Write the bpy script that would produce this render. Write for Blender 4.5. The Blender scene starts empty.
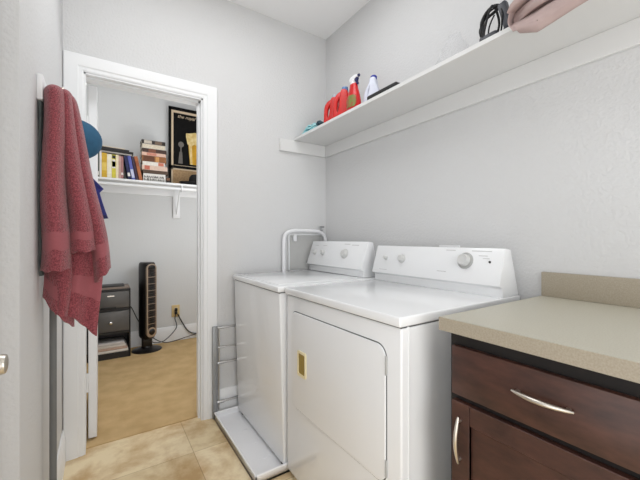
import bpy, bmesh, math, random
from mathutils import Vector, Matrix
random.seed(7)
SC = bpy.context.scene
COL = SC.collection
PI = math.pi

# ------------------------------------------------------------------ materials
def srgb(r, g, b):
    def l(c):
        c /= 255.0
        return c / 12.92 if c <= 0.04045 else ((c + 0.055) / 1.055) ** 2.4
    return (l(r), l(g), l(b), 1.0)

def mat(name, col, rough=0.5, metal=0.0, bump=0.0, bscale=60.0, var=0.0, vscale=8.0, col2=None,
        coat=0.0, spec=0.5, detail=3.0, sheen=0.0, stretch=(1, 1, 1), bdist=0.002):
    m = bpy.data.materials.new(name)
    m.use_nodes = True
    nt = m.node_tree
    b = nt.nodes['Principled BSDF']
    b.inputs['Base Color'].default_value = col
    b.inputs['Roughness'].default_value = rough
    b.inputs['Metallic'].default_value = metal
    b.inputs['Specular IOR Level'].default_value = spec
    b.inputs['Coat Weight'].default_value = coat
    b.inputs['Coat Roughness'].default_value = 0.08
    if sheen:
        b.inputs['Sheen Weight'].default_value = sheen
        b.inputs['Sheen Roughness'].default_value = 0.5
    tc = nt.nodes.new('ShaderNodeTexCoord')
    mp = nt.nodes.new('ShaderNodeMapping')
    mp.inputs['Scale'].default_value = stretch
    nt.links.new(tc.outputs['Object'], mp.inputs['Vector'])
    if var or col2:
        n = nt.nodes.new('ShaderNodeTexNoise')
        n.inputs['Scale'].default_value = vscale
        n.inputs['Detail'].default_value = detail
        nt.links.new(mp.outputs['Vector'], n.inputs['Vector'])
        r = nt.nodes.new('ShaderNodeValToRGB')
        c2 = col2 or tuple(max(0, c * (1 - var)) for c in col[:3]) + (1,)
        r.color_ramp.elements[0].position = 0.35
        r.color_ramp.elements[1].position = 0.65
        r.color_ramp.elements[0].color = c2
        r.color_ramp.elements[1].color = col
        nt.links.new(n.outputs['Fac'], r.inputs['Fac'])
        nt.links.new(r.outputs['Color'], b.inputs['Base Color'])
    if bump:
        n2 = nt.nodes.new('ShaderNodeTexNoise')
        n2.inputs['Scale'].default_value = bscale
        n2.inputs['Detail'].default_value = 2.0
        nt.links.new(mp.outputs['Vector'], n2.inputs['Vector'])
        bp = nt.nodes.new('ShaderNodeBump')
        bp.inputs['Strength'].default_value = bump
        bp.inputs['Distance'].default_value = bdist
        nt.links.new(n2.outputs['Fac'], bp.inputs['Height'])
        nt.links.new(bp.outputs['Normal'], b.inputs['Normal'])
    return m

M = {}
M['wall'] = mat('painted drywall', srgb(213, 213, 213), 0.75, bump=0.5, bscale=85, bdist=0.004)
M['closet_wall'] = mat('closet paint', srgb(216, 217, 217), 0.75, bump=0.3, bscale=75, bdist=0.003)
M['ceil'] = mat('ceiling paint', srgb(246, 246, 246), 0.9, bump=0.2, bscale=60)
M['trim'] = mat('semi gloss trim', srgb(238, 239, 240), 0.35, bump=0.03, bscale=30)
M['shelfw'] = mat('shelf paint', srgb(222, 222, 221), 0.45, bump=0.04, bscale=40)
M['enamel'] = mat('white enamel', srgb(238, 239, 240), 0.22, coat=0.6, bump=0.02, bscale=25)
M['enamel_side'] = mat('white enamel side', srgb(236, 237, 238), 0.3, coat=0.4, bump=0.02, bscale=25)
M['knob'] = mat('appliance knob plastic', srgb(206, 206, 204), 0.35, bump=0.02, bscale=30)
M['knob_grey'] = mat('grey knob skirt', srgb(172, 172, 170), 0.35, bump=0.02, bscale=30)
M['print'] = mat('grey print', srgb(196, 196, 196), 0.6, var=0.1, vscale=40)
M['gold'] = mat('olive gold recess', srgb(158, 134, 56), 0.35, metal=0.1, var=0.15, vscale=20)
M['gold_frame'] = mat('pale gold frame', srgb(240, 228, 188), 0.3, var=0.05, vscale=20)
M['chrome'] = mat('chrome', srgb(215, 215, 215), 0.15, metal=1.0, var=0.06, vscale=20)
M['greymetal'] = mat('grey metal', srgb(150, 152, 154), 0.35, metal=0.4, var=0.1, vscale=12)
M['nickel'] = mat('brushed nickel', srgb(214, 208, 198), 0.28, metal=1.0, bump=0.08, bscale=200, stretch=(1, 12, 1))
M['darkhinge'] = mat('hinge grey', srgb(104, 105, 106), 0.4, metal=0.5, var=0.1, vscale=30)
M['pan'] = mat('white pan plastic', srgb(248, 248, 250), 0.35, bump=0.04, bscale=20)
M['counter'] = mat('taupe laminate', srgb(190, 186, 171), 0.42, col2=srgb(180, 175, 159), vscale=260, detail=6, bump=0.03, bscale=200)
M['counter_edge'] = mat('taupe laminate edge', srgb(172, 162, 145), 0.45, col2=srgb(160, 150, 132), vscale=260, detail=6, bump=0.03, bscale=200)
M['carcass'] = mat('black brown carcass', srgb(20, 13, 11), 0.7, var=0.2, vscale=20)
M['towel'] = mat('burgundy terry', srgb(168, 84, 92), 0.95, bump=1.0, bscale=260, col2=srgb(116, 48, 56), vscale=270, sheen=0.3, bdist=0.004)
M['towelband'] = mat('burgundy woven band', srgb(164, 88, 95), 0.8, bump=0.4, bscale=300, stretch=(1, 1, 6), sheen=0.2, var=0.08, vscale=90)
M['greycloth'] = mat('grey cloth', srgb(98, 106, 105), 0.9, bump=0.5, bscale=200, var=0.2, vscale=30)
M['pole'] = mat('grey painted pole', srgb(112, 113, 112), 0.5, var=0.08, vscale=10)
M['bluecap'] = mat('teal blue twill', srgb(44, 92, 124), 0.85, bump=0.3, bscale=300, var=0.15, vscale=30)
M['bluebag'] = mat('violet blue nylon', srgb(58, 62, 140), 0.6, bump=0.3, bscale=80, var=0.25, vscale=20)
M['red'] = mat('red jug plastic', srgb(206, 20, 10), 0.3, var=0.08, vscale=20)
M['red2'] = mat('crimson bottle plastic', srgb(200, 14, 18), 0.3, var=0.08, vscale=20)
M['whitep'] = mat('white plastic', srgb(238, 238, 240), 0.35, var=0.03, vscale=20)
M['bleach'] = mat('pale translucent plastic', srgb(214, 218, 232), 0.35, var=0.04, vscale=20)
M['bluep'] = mat('blue plastic', srgb(38, 48, 160), 0.35, var=0.08, vscale=20)
M['navyp'] = mat('navy plastic', srgb(34, 36, 84), 0.35, var=0.08, vscale=20)
M['capgrey'] = mat('grey measuring cap', srgb(176, 190, 200), 0.25, var=0.06, vscale=20)
M['capblue'] = mat('steel blue cap', srgb(92, 130, 178), 0.25, var=0.06, vscale=20)
M['lblgreen'] = mat('green label', srgb(110, 130, 60), 0.5, col2=srgb(170, 60, 50), vscale=45)
M['teal'] = mat('aqua cloth', srgb(190, 234, 236), 0.9, col2=srgb(140, 208, 216), vscale=45, bump=0.4, bscale=120)
M['slate'] = mat('slate cloth', srgb(66, 92, 104), 0.9, var=0.2, vscale=40)
M['black'] = mat('black plastic', srgb(16, 16, 18), 0.4, var=0.2, vscale=20)
M['blackrub'] = mat('black rubber', srgb(20, 20, 23), 0.5, var=0.2, vscale=20)
M['charcoal'] = mat('charcoal adapter', srgb(56, 58, 66), 0.5, var=0.1, vscale=20)
M['bag'] = mat('dusty rose fabric', srgb(186, 164, 160), 0.75, bump=0.4, bscale=40, var=0.1, vscale=25)
M['fan'] = mat('black fan shell', srgb(20, 17, 16), 0.3, var=0.15, vscale=12)
M['fantrim'] = mat('champagne trim', srgb(178, 158, 138), 0.35, metal=0.4, var=0.05, vscale=12)
M['fangrille'] = mat('brown grille', srgb(78, 62, 54), 0.5, var=0.15, vscale=40)
M['drawergrey'] = mat('smoke grey drawer', srgb(92, 90, 88), 0.4, var=0.08, vscale=12)
M['drawerframe'] = mat('dark drawer frame', srgb(38, 36, 36), 0.45, var=0.1, vscale=12)
M['taupe'] = mat('taupe cover', srgb(140, 126, 116), 0.7, var=0.1, vscale=25)
M['almond'] = mat('almond plate', srgb(214, 188, 134), 0.4, var=0.06, vscale=20)
M['felt'] = mat('black felt', srgb(18, 18, 20), 0.95, bump=0.4, bscale=200, var=0.2, vscale=30)
M['posterblack'] = mat('poster black', srgb(6, 5, 5), 0.7, var=0.3, vscale=14, spec=0.2)
M['cream'] = mat('cream card', srgb(222, 200, 170), 0.7, var=0.05, vscale=20)
M['foam'] = mat('foam cream', srgb(236, 216, 160), 0.6, col2=srgb(214, 184, 112), vscale=22)
M['beer'] = mat('amber yellow', srgb(222, 172, 40), 0.4, col2=srgb(190, 138, 24), vscale=14)
M['cork'] = mat('tan board', srgb(196, 164, 124), 0.85, col2=srgb(176, 142, 104), vscale=60, bump=0.2, bscale=150)
M['figure'] = mat('grey print figure', srgb(112, 106, 100), 0.6, var=0.2, vscale=30)
M['paper'] = mat('page paper', srgb(226, 216, 198), 0.85, col2=srgb(206, 194, 172), vscale=120, stretch=(1, 1, 1))
M['carpet'] = mat('tan carpet', srgb(212, 180, 130), 1.0, col2=srgb(196, 163, 113), vscale=7, bump=0.8, bscale=380, detail=8, bdist=0.006)
M['outlet_grey'] = mat('box grey plastic', srgb(188, 188, 186), 0.5, var=0.04, vscale=20)

def wood():
    m = bpy.data.materials.new('espresso stained wood'); m.use_nodes = True
    nt = m.node_tree; b = nt.nodes['Principled BSDF']
    tc = nt.nodes.new('ShaderNodeTexCoord'); mp = nt.nodes.new('ShaderNodeMapping')
    mp.inputs['Scale'].default_value = (6, 5, 16)
    nt.links.new(tc.outputs['Object'], mp.inputs['Vector'])
    n = nt.nodes.new('ShaderNodeTexNoise'); n.inputs['Scale'].default_value = 1.6
    n.inputs['Detail'].default_value = 8; n.inputs['Roughness'].default_value = 0.65
    nt.links.new(mp.outputs['Vector'], n.inputs['Vector'])
    r = nt.nodes.new('ShaderNodeValToRGB')
    r.color_ramp.elements[0].position = 0.3; r.color_ramp.elements[0].color = srgb(50, 30, 25)
    r.color_ramp.elements[1].position = 0.72; r.color_ramp.elements[1].color = srgb(86, 54, 44)
    nt.links.new(n.outputs['Fac'], r.inputs['Fac'])
    nt.links.new(r.outputs['Color'], b.inputs['Base Color'])
    b.inputs['Roughness'].default_value = 0.38
    return m
M['wood'] = wood()

def tile():
    m = bpy.data.materials.new('travertine tile'); m.use_nodes = True
    nt = m.node_tree; b = nt.nodes['Principled BSDF']
    tc = nt.nodes.new('ShaderNodeTexCoord'); mp = nt.nodes.new('ShaderNodeMapping')
    mp.inputs['Location'].default_value = (-0.417 + 0.61, -1.87 + 0.457 * 5, 0)
    nt.links.new(tc.outputs['Object'], mp.inputs['Vector'])
    br = nt.nodes.new('ShaderNodeTexBrick')
    br.offset = 0.0; br.inputs['Scale'].default_value = 1.0
    br.inputs['Brick Width'].default_value = 0.61; br.inputs['Row Height'].default_value = 0.457
    br.inputs['Mortar Size'].default_value = 0.002; br.inputs['Mortar Smooth'].default_value = 0.3
    br.inputs['Bias'].default_value = 0.0
    br.inputs['Color1'].default_value = srgb(246, 228, 192); br.inputs['Color2'].default_value = srgb(226, 205, 164)
    br.inputs['Mortar'].default_value = srgb(196, 172, 132)
    nt.links.new(mp.outputs['Vector'], br.inputs['Vector'])
    n = nt.nodes.new('ShaderNodeTexNoise'); n.inputs['Scale'].default_value = 4.5
    n.inputs['Detail'].default_value = 7; n.inputs['Roughness'].default_value = 0.62; n.inputs['Distortion'].default_value = 0.25
    nt.links.new(tc.outputs['Object'], n.inputs['Vector'])
    r = nt.nodes.new('ShaderNodeValToRGB')
    r.color_ramp.elements[0].position = 0.36; r.color_ramp.elements[0].color = srgb(196, 164, 116)
    r.color_ramp.elements[1].position = 0.58; r.color_ramp.elements[1].color = (1, 1, 1, 1)
    nt.links.new(n.outputs['Fac'], r.inputs['Fac'])
    mx = nt.nodes.new('ShaderNodeMix'); mx.data_type = 'RGBA'; mx.blend_type = 'MULTIPLY'
    mx.inputs['Factor'].default_value = 0.75
    nt.links.new(br.outputs['Color'], mx.inputs[6]); nt.links.new(r.outputs['Color'], mx.inputs[7])
    nt.links.new(mx.outputs[2], b.inputs['Base Color'])
    b.inputs['Roughness'].default_value = 0.45
    bp = nt.nodes.new('ShaderNodeBump'); bp.inputs['Strength'].default_value = 0.15; bp.inputs['Distance'].default_value = 0.002
    nt.links.new(br.outputs['Fac'], bp.inputs['Height']); bp.invert = True
    nt.links.new(bp.outputs['Normal'], b.inputs['Normal'])
    return m
M['tile'] = tile()

def clear():
    m = bpy.data.materials.new('clear film'); m.use_nodes = True
    nt = m.node_tree; nt.nodes.remove(nt.nodes['Principled BSDF'])
    o = nt.nodes['Material Output']
    t = nt.nodes.new('ShaderNodeBsdfTransparent'); t.inputs[0].default_value = (0.985, 0.985, 0.99, 1)
    g = nt.nodes.new('ShaderNodeBsdfPrincipled'); g.inputs['Base Color'].default_value = (0.8, 0.8, 0.8, 1); g.inputs['Roughness'].default_value = 0.2
    n = nt.nodes.new('ShaderNodeTexNoise'); n.inputs['Scale'].default_value = 30
    mr = nt.nodes.new('ShaderNodeMapRange'); mr.inputs[3].default_value = 0.02; mr.inputs[4].default_value = 0.14
    mx = nt.nodes.new('ShaderNodeMixShader')
    nt.links.new(n.outputs['Fac'], mr.inputs[0]); nt.links.new(mr.outputs[0], mx.inputs[0])
    nt.links.new(t.outputs[0], mx.inputs[1]); nt.links.new(g.outputs[0], mx.inputs[2])
    nt.links.new(mx.outputs[0], o.inputs['Surface'])
    return m
M['clear'] = clear()

_cm = {}
def cmat(r, g, b, rough=0.6):
    k = (r, g, b)
    if k not in _cm:
        _cm[k] = mat('book cloth %d %d %d' % k, srgb(r, g, b), rough, var=0.12, vscale=45)
    return _cm[k]

# ------------------------------------------------------------------ mesh helpers
def new(): return bmesh.new()

def merge(bm, src):
    me = bpy.data.meshes.new('tmp'); src.to_mesh(me); src.free()
    bm.from_mesh(me); bpy.data.meshes.remove(me)
    return bm

def box(bm, x0, x1, y0, y1, z0, z1, bev=0.0, seg=2, mi=0):
    b = bmesh.new()
    bmesh.ops.create_cube(b, size=1)
    for v in b.verts:
        v.co = Vector(((x0 + x1) / 2 + v.co.x * (x1 - x0), (y0 + y1) / 2 + v.co.y * (y1 - y0), (z0 + z1) / 2 + v.co.z * (z1 - z0)))
    if bev > 0:
        bmesh.ops.bevel(b, geom=b.edges[:], offset=bev, segments=seg, profile=0.5, affect='EDGES', clamp_overlap=True)
    for f in b.faces: f.material_index = mi
    return merge(bm, b)

def poly(bm, pts, ext, bev=0.0, seg=2):
    """closed 3-D polygon pts extruded by vector ext"""
    b = bmesh.new()
    vs = [b.verts.new(p) for p in pts]
    f = b.faces.new(vs)
    r = bmesh.ops.extrude_face_region(b, geom=[f])
    bmesh.ops.translate(b, vec=Vector(ext), verts=[g for g in r['geom'] if isinstance(g, bmesh.types.BMVert)])
    bmesh.ops.recalc_face_normals(b, faces=b.faces[:])
    if bev > 0:
        bmesh.ops.bevel(b, geom=b.edges[:], offset=bev, segments=seg, profile=0.5, affect='EDGES', clamp_overlap=True)
    return merge(bm, b)

def ring(bm, c, u, v, n):
    return [bm.verts.new(c + u * math.cos(2 * PI * i / n) + v * math.sin(2 * PI * i / n)) for i in range(n)]

def skin(bm, rings, cap=True, closed=False):
    n = len(rings[0])
    R = rings + ([rings[0]] if closed else [])
    for a, b in zip(R[:-1], R[1:]):
        for i in range(n):
            bm.faces.new((a[i], a[(i + 1) % n], b[(i + 1) % n], b[i]))
    if cap and not closed:
        bm.faces.new(rings[0][::-1]); bm.faces.new(rings[-1])

def tube(bm, pts, r, n=10, closed=False, flat=1.0):
    b = bmesh.new()
    P = [Vector(p) for p in pts]
    rr = r if isinstance(r, (list, tuple)) else [r] * len(P)
    t0 = (P[1] - P[0]).normalized()
    u = t0.orthogonal().normalized()
    if abs(t0.z) < 0.9: u = Vector((0, 0, 1)).cross(t0).normalized()
    rings = []
    N = len(P)
    for i in range(N):
        if closed: t = (P[(i + 1) % N] - P[i - 1]).normalized()
        elif i == 0: t = t0
        elif i == N - 1: t = (P[-1] - P[-2]).normalized()
        else: t = (P[i + 1] - P[i - 1]).normalized()
        u = (u - t * u.dot(t)).normalized()
        v = t.cross(u)
        rings.append(ring(b, P[i], u * rr[i] * flat, v * rr[i], n))
    skin(b, rings, True, closed)
    bmesh.ops.recalc_face_normals(b, faces=b.faces[:])
    return merge(bm, b)

def smooth_path(pts, k=8, closed=False):
    P = [Vector(p) for p in pts]; out = []
    n = len(P)
    for i in range(n if closed else n - 1):
        if closed: a, b, c, d = P[i - 1], P[i], P[(i + 1) % n], P[(i + 2) % n]
        else: a, b, c, d = P[max(i - 1, 0)], P[i], P[i + 1], P[min(i + 2, n - 1)]
        for j in range(k):
            t = j / k
            out.append(0.5 * ((2 * b) + (c - a) * t + (2 * a - 5 * b + 4 * c - d) * t * t + (3 * b - a - 3 * c + d) * t ** 3))
    if not closed: out.append(P[-1])
    return out

def lathe(bm, c, axis, prof, n=24, sx=1.0, sy=1.0, ref=None):
    """prof: list of (along axis, radius)"""
    b = bmesh.new()
    a = Vector(axis).normalized()
    u = Vector(ref) if ref else a.orthogonal().normalized()
    u = (u - a * u.dot(a)).normalized(); v = a.cross(u)
    rings = [ring(b, Vector(c) + a * h, u * max(r, 1e-4) * sx, v * max(r, 1e-4) * sy, n) for h, r in prof]
    skin(b, rings, True)
    bmesh.ops.recalc_face_normals(b, faces=b.faces[:])
    return merge(bm, b)

def rrect(y0, y1, z0, z1, r, n=6):
    out = []
    for cy, cz, a0 in ((y1 - r, z1 - r, 0), (y0 + r, z1 - r, 90), (y0 + r, z0 + r, 180), (y1 - r, z0 + r, 270)):
        for i in range(n + 1):
            a = math.radians(a0 + 90 * i / n)
            out.append((cy + r * math.cos(a), cz + r * math.sin(a)))
    return out

def finish(name, bm, mats, parent=None, angle=38):
    bmesh.ops.remove_doubles(bm, verts=bm.verts[:], dist=1e-6)
    for f in bm.faces: f.smooth = True
    for e in bm.edges:
        if len(e.link_faces) == 2 and e.calc_face_angle(0) > math.radians(angle): e.smooth = False
    me = bpy.data.meshes.new(name)
    off = Vector((0, 0, 0))
    p = parent
    while p is not None:
        off += Vector(p.location); p = p.parent
    bmesh.ops.translate(bm, vec=-off, verts=bm.verts[:])
    bm.to_mesh(me); bm.free()
    for m in (mats if isinstance(mats, (list, tuple)) else [mats]): me.materials.append(m)
    o = bpy.data.objects.new(name, me)
    COL.objects.link(o)
    o.parent = parent
    return o

def tag(o, label, cat, group=None):
    o['label'] = label; o['category'] = cat
    if group: o['group'] = group
    return o

def thing(name, label, cat, loc, group=None):
    o = bpy.data.objects.new(name, None); COL.objects.link(o)
    o.empty_display_size = 0.05
    o.location = loc
    return tag(o, label, cat, group)

def one(name, bm, m, label, cat, group=None, base=None):
    """a thing of one mesh, origin at its base"""
    if base is None:
        xs = [v.co for v in bm.verts]
        base = Vector((sum(p.x for p in xs) / len(xs), sum(p.y for p in xs) / len(xs), min(p.z for p in xs)))
    bmesh.ops.translate(bm, vec=-Vector(base), verts=bm.verts[:])
    o = finish(name, bm, m)
    o.location = base
    return tag(o, label, cat, group)

def struct(name, bm, m, parent=None, angle=38):
    o = finish(name, bm, m, parent, angle)
    if parent is None: o['kind'] = 'structure'
    return o

def grid_sheet(bm, fn, nu, nv, thick, mi=None):
    """fn(u,v)->point ; closed slab of the given thickness"""
    b = bmesh.new()
    V = [[b.verts.new(fn(i / nu, j / nv)) for i in range(nu + 1)] for j in range(nv + 1)]
    for j in range(nv):
        for i in range(nu):
            f = b.faces.new((V[j][i], V[j][i + 1], V[j + 1][i + 1], V[j + 1][i]))
            if mi: f.material_index = mi((i + .5) / nu, (j + .5) / nv)
    b.normal_update()
    W = [[b.verts.new(V[j][i].co - V[j][i].normal * thick) for i in range(nu + 1)] for j in range(nv + 1)]
    for j in range(nv):
        for i in range(nu):
            f = b.faces.new((W[j][i], W[j + 1][i], W[j + 1][i + 1], W[j][i + 1]))
            if mi: f.material_index = mi((i + .5) / nu, (j + .5) / nv)
    per = [(0, i) for i in range(nu)] + [(j, nu) for j in range(nv)] + [(nv, i) for i in range(nu, 0, -1)] + [(j, 0) for j in range(nv, 0, -1)]
    for (j0, i0), (j1, i1) in zip(per, per[1:] + per[:1]):
        f = b.faces.new((V[j0][i0], W[j0][i0], W[j1][i1], V[j1][i1]))
        if mi: f.material_index = mi(min(.999, (i0 + i1) / 2 / nu), min(.999, (j0 + j1) / 2 / nv))
    bmesh.ops.recalc_face_normals(b, faces=b.faces[:])
    return merge(bm, b)

def text_bm(s, size, org, xdir, ydir, depth=0.0006, shear=0.0):
    cu = bpy.data.curves.new('t', 'FONT'); cu.body = s; cu.size = size; cu.extrude = depth; cu.shear = shear
    cu.resolution_u = 3
    ob = bpy.data.objects.new('t', cu); COL.objects.link(ob)
    dg = bpy.context.evaluated_depsgraph_get()
    me = bpy.data.meshes.new_from_object(ob.evaluated_get(dg))
    b = bmesh.new(); b.from_mesh(me)
    bpy.data.objects.remove(ob); bpy.data.curves.remove(cu); bpy.data.meshes.remove(me)
    X = Vector(xdir).normalized(); Y = Vector(ydir).normalized(); Z = X.cross(Y)
    mt = Matrix((X, Y, Z)).transposed().to_4x4(); mt.translation = Vector(org)
    bmesh.ops.transform(b, matrix=mt, verts=b.verts[:])
    return b

def lerp_pts(L, t):
    i = t * (len(L) - 1); k = min(int(i), len(L) - 2); f_ = i - k
    return (L[k][0] * (1 - f_) + L[k + 1][0] * f_, L[k][1] * (1 - f_) + L[k + 1][1] * f_)

# ------------------------------------------------------------------ dimensions
XR, XL, YF, CE = 1.4918, -0.1676, 2.175, 2.74
YC = 2.29          # closet face of the door wall
YB = 4.03          # closet back wall
OX0, OX1, OZ = -0.078, 0.538, 2.045   # door opening

# ------------------------------------------------------------------ setting
b = new(); box(b, -1.4, 2.0, -1.7, 2.225, -0.1, 0); struct('floor', b, M['tile'])
b = new(); box(b, -1.4, 2.0, 2.225, 4.15, -0.1, 0.004); o = struct('floor_closet', b, M['carpet'])
b = new(); box(b, -1.4, 2.0, -1.7, 4.15, CE, CE + 0.1); struct('ceiling', b, M['ceil'])
b = new(); box(b, XR, XR + 0.1, -1.7, YF, 0, CE); struct('wall_right', b, M['wall'])
b = new()
box(b, -1.4, OX0, YF, YC, 0, CE); box(b, OX1, 2.0, YF, YC, 0, CE); box(b, OX0, OX1, YF, YC, OZ, CE)
struct('wall_far', b, M['wall'])
b = new(); box(b, XL - 0.115, XL, 1.091, YF, 0, CE, 0.004, 2); box(b, -1.4, XL - 0.1, 1.091, 1.2, 0, CE, 0.004, 2); struct('wall_left', b, M['wall'])
b = new(); box(b, -0.55, -0.45, -1.7, 1.091, 0, CE); struct('wall_hall', b, M['wall'])
b = new(); box(b, -1.5, XR + .1, -1.8, -1.7, 0, CE); box(b, -0.45, 0.16, -0.42, -0.30, 0, CE); struct('wall_back_and_light_block', b, M['wall'])  # second box: unseen stub added to keep fill off the left wall end
b = new(); box(b, -1.4, 2.0, YB, YB + 0.1, 0, CE); struct('wall_closet_back', b, M['closet_wall'])
b = new(); box(b, -0.80, -0.70, YC, YB, 0, CE); struct('wall_closet_left', b, M['closet_wall'])
b = new(); box(b, 1.75, 1.85, YC, YB, 0, CE); struct('wall_closet_right', b, M['closet_wall'])

# baseboards with a moulded top
BBP = [(0, 0), (0.014, 0), (0.014, 0.125), (0.011, 0.14), (0.008, 0.15), (0.007, 0.162), (0.004, 0.168), (0, 0.168)]
b = new(); poly(b, [(x0, YF - t, z) for (t, z), x0 in ((p, 0.616) for p in BBP)], (XR - 0.616, 0, 0)); struct('baseboard_far', b, M['trim'])
b = new(); poly(b, [(XL + t, 1.095, z) for t, z in BBP], (0, 2.155 - 1.095, 0)); struct('baseboard_left', b, M['trim'])
b = new(); poly(b, [(-0.7, YB - t, z) for t, z in BBP], (2.45, 0, 0)); struct('baseboard_closet', b, M['trim'])
b = new(); poly(b, [(XR - t, -1.7, z) for t, z in BBP], (0, YF - 0.014 + 1.7, 0)); struct('baseboard_right', b, M['trim'])

# door casing, mitred U around the opening
prof = [(0, 0), (0, 0.008), (0.008, 0.011), (0.022, 0.011), (0.028, 0.015), (0.07, 0.018), (0.084, 0.017), (0.088, 0.012), (0.088, 0)]
ix0, ix1, iz = OX0 - 0.0, OX1 + 0.003, OZ + 0.001
b = new()
rings = []
for (cx, cz, sx, sz) in ((ix0, 0, -1, 0), (ix0, iz, -1, 1), (ix1, iz, 1, 1), (ix1, 0, 1, 0)):
    rings.append([b.verts.new((cx + sx * d, YF - t, cz + sz * d)) for d, t in prof])
skin(b, rings, True)
bmesh.ops.recalc_face_normals(b, faces=b.faces[:])
struct('trim_1', b, M['trim'], angle=20)
# jamb lining with stop
b = new()
box(b, OX0, OX0 + 0.008, YF - 0.005, YC + 0.005, 0, OZ); box(b, OX1 - 0.008, OX1, YF - 0.005, YC + 0.005, 0, OZ)
box(b, OX0, OX1, YF - 0.005, YC + 0.005, OZ - 0.008, OZ)
box(b, OX1 - 0.018, OX1 - 0.008, YF + 0.03, YF + 0.07, 0, OZ - 0.008); box(b, OX0 + 0.008, OX1 - 0.008, YF + 0.03, YF + 0.07, OZ - 0.018, OZ - 0.008)
struct('trim_2', b, M['trim'])

# closet door, swung open into the closet; hinge side towards us
dd = bpy.data.objects.new('door_1', None); COL.objects.link(dd); dd.location = (-0.04, 2.63, 0.012); dd['kind'] = 'structure'
b = new(); box(b, -0.062, -0.020, 2.302, 2.90, 0.014, 2.03, 0.002, 1)
finish('door_leaf', b, M['trim'], dd)
for z in (0.335, 1.05, 1.80):
    b = new()
    box(b, -0.0605, -0.024, 2.2995, 2.3025, z - 0.05, z + 0.05, 0.001, 1)
    box(b, -0.0765, -0.0605, 2.2965, 2.2995, z - 0.05, z + 0.05, 0.001, 1)
    tube(b, [(-0.066, 2.2985, z - 0.053), (-0.066, 2.2985, z + 0.053)], 0.0058, 10)
    finish('hinge', b, M['trim'], dd)
# hall door standing open beside the camera, only its lever reaches the picture
d2 = bpy.data.objects.new('door_2', None); COL.objects.link(d2); d2.location = (-0.225, 0.79, 0.0); d2['kind'] = 'structure'
b = new(); box(b, -0.243, -0.208, 0.49, 1.085, 0.01, 2.03, 0.002, 1); finish('door_leaf', b, M['trim'], d2)
b = new()
lathe(b, (-0.208, 0.662, 0.971), (1, 0, 0), [(0, 0.031), (0.006, 0.031), (0.01, 0.026), (0.011, 0.010), (0.036, 0.010), (0.042, 0.0145), (0.085, 0.0150), (0.091, 0.0135), (0.092, 0.010)], 28)
finish('door_handle', b, M['nickel'], d2)

# ------------------------------------------------------------------ washer
wx0, wx1, wy0, wy1, wz = 0.722, 1.42, 1.462, 2.130, 0.920
w = thing('washing_machine', 'white top-loading washing machine standing in the drain pan, beyond the dryer', 'washing machine', (1.08, 1.79, 0.012))
b = new()
lean = 0.027
b2 = new(); box(b2, wx0 + 0.006, wx1, wy0 + 0.004, wy1 - 0.004, 0.03, wz - 0.034, 0.008, 3)
for v in b2.verts:
    if v.co.x < wx0 + 0.06: v.co.x += lean * (wz - v.co.z) / wz
merge(b, b2)
finish('cabinet', b, M['enamel_side'], w)
b = new(); box(b, wx0 + 0.010, wx1 - 0.01, wy0 + 0.008, wy1 - 0.008, wz - 0.045, wz - 0.026); finish('top_seam', b, M['darkhinge'], w)
b = new(); box(b, wx0 - 0.003, wx1 + 0.004, wy0, wy1, wz - 0.030, wz, 0.007, 3); finish('top_deck', b, M['enamel'], w)
b = new(); box(b, wx0 + 0.03, 1.27, wy0 + 0.06, wy1 - 0.06, wz - 0.002, wz + 0.0025, 0.002, 2); finish('lid', b, M['enamel'], w)
for fx in (wx0 + 0.06, wx1 - 0.05):
    for fy in (wy0 + 0.05, wy1 - 0.05):
        b = new(); lathe(b, (fx, fy, 0.012), (0, 0, 1), [(0, 0.02), (0.012, 0.02), (0.014, 0.01), (0.022, 0.01)], 14); finish('foot', b, M['black'], w)

def console(root, y0, y1, zd, fb, ft, tz, bx, kind):
    """fb, ft: x of the face bottom/top, tz top z, bx back x"""
    fz = zd + 0.047
    P = [(fb + 0.022, zd - 0.001), (fb + 0.022, fz - 0.010), (fb, fz), (ft, tz), (ft + 0.042, tz - 0.004), (bx, zd + 0.012), (bx, zd - 0.001)]
    b = new(); poly(b, [(x, y0, z) for x, z in P], (0, y1 - y0, 0), 0.004, 2)
    finish('console', b, M['enamel'], root)
    n = Vector((-(tz - fz), 0, ft - fb)).normalized()
    up = Vector((ft - fb, 0, tz - fz)).normalized()
    def at(y, s):   # s: 0..1 up the face
        return Vector((fb + (ft - fb) * s, y, fz + (tz - fz) * s))
    return n, up, at

n, up, at = console(w, 1.512, wy1 + 0.006, wz + 0.002, 1.290, 1.348, 1.137, 1.440, 'w')
for y, s, r in ((2.06, 0.52, 0.017), (1.955, 0.52, 0.017), (1.705, 0.52, 0.026)):
    b = new(); c = at(y, s)
    lathe(b, c, n, [(-0.002, r * 1.25), (0.004, r * 1.25), (0.006, r * 1.02), (0.02, r * 0.9), (0.024, r * 0.75)], 24)
    finish('knob', b, M['knob'], w)
for y, s, l in ((2.06, .80, .05), (1.955, .80, .05), (1.705, .88, .06), (1.62, .85, .07)):
    b = new(); c = at(y, s); e = Vector((0, l / 2, 0))
    poly(b, [c - e + n * 4e-4, c + e + n * 4e-4, c + e + n * 4e-4 + up * .004, c - e + n * 4e-4 + up * .004], n * 2e-4)
    finish('printed_marking', b, M['print'], w)

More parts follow.
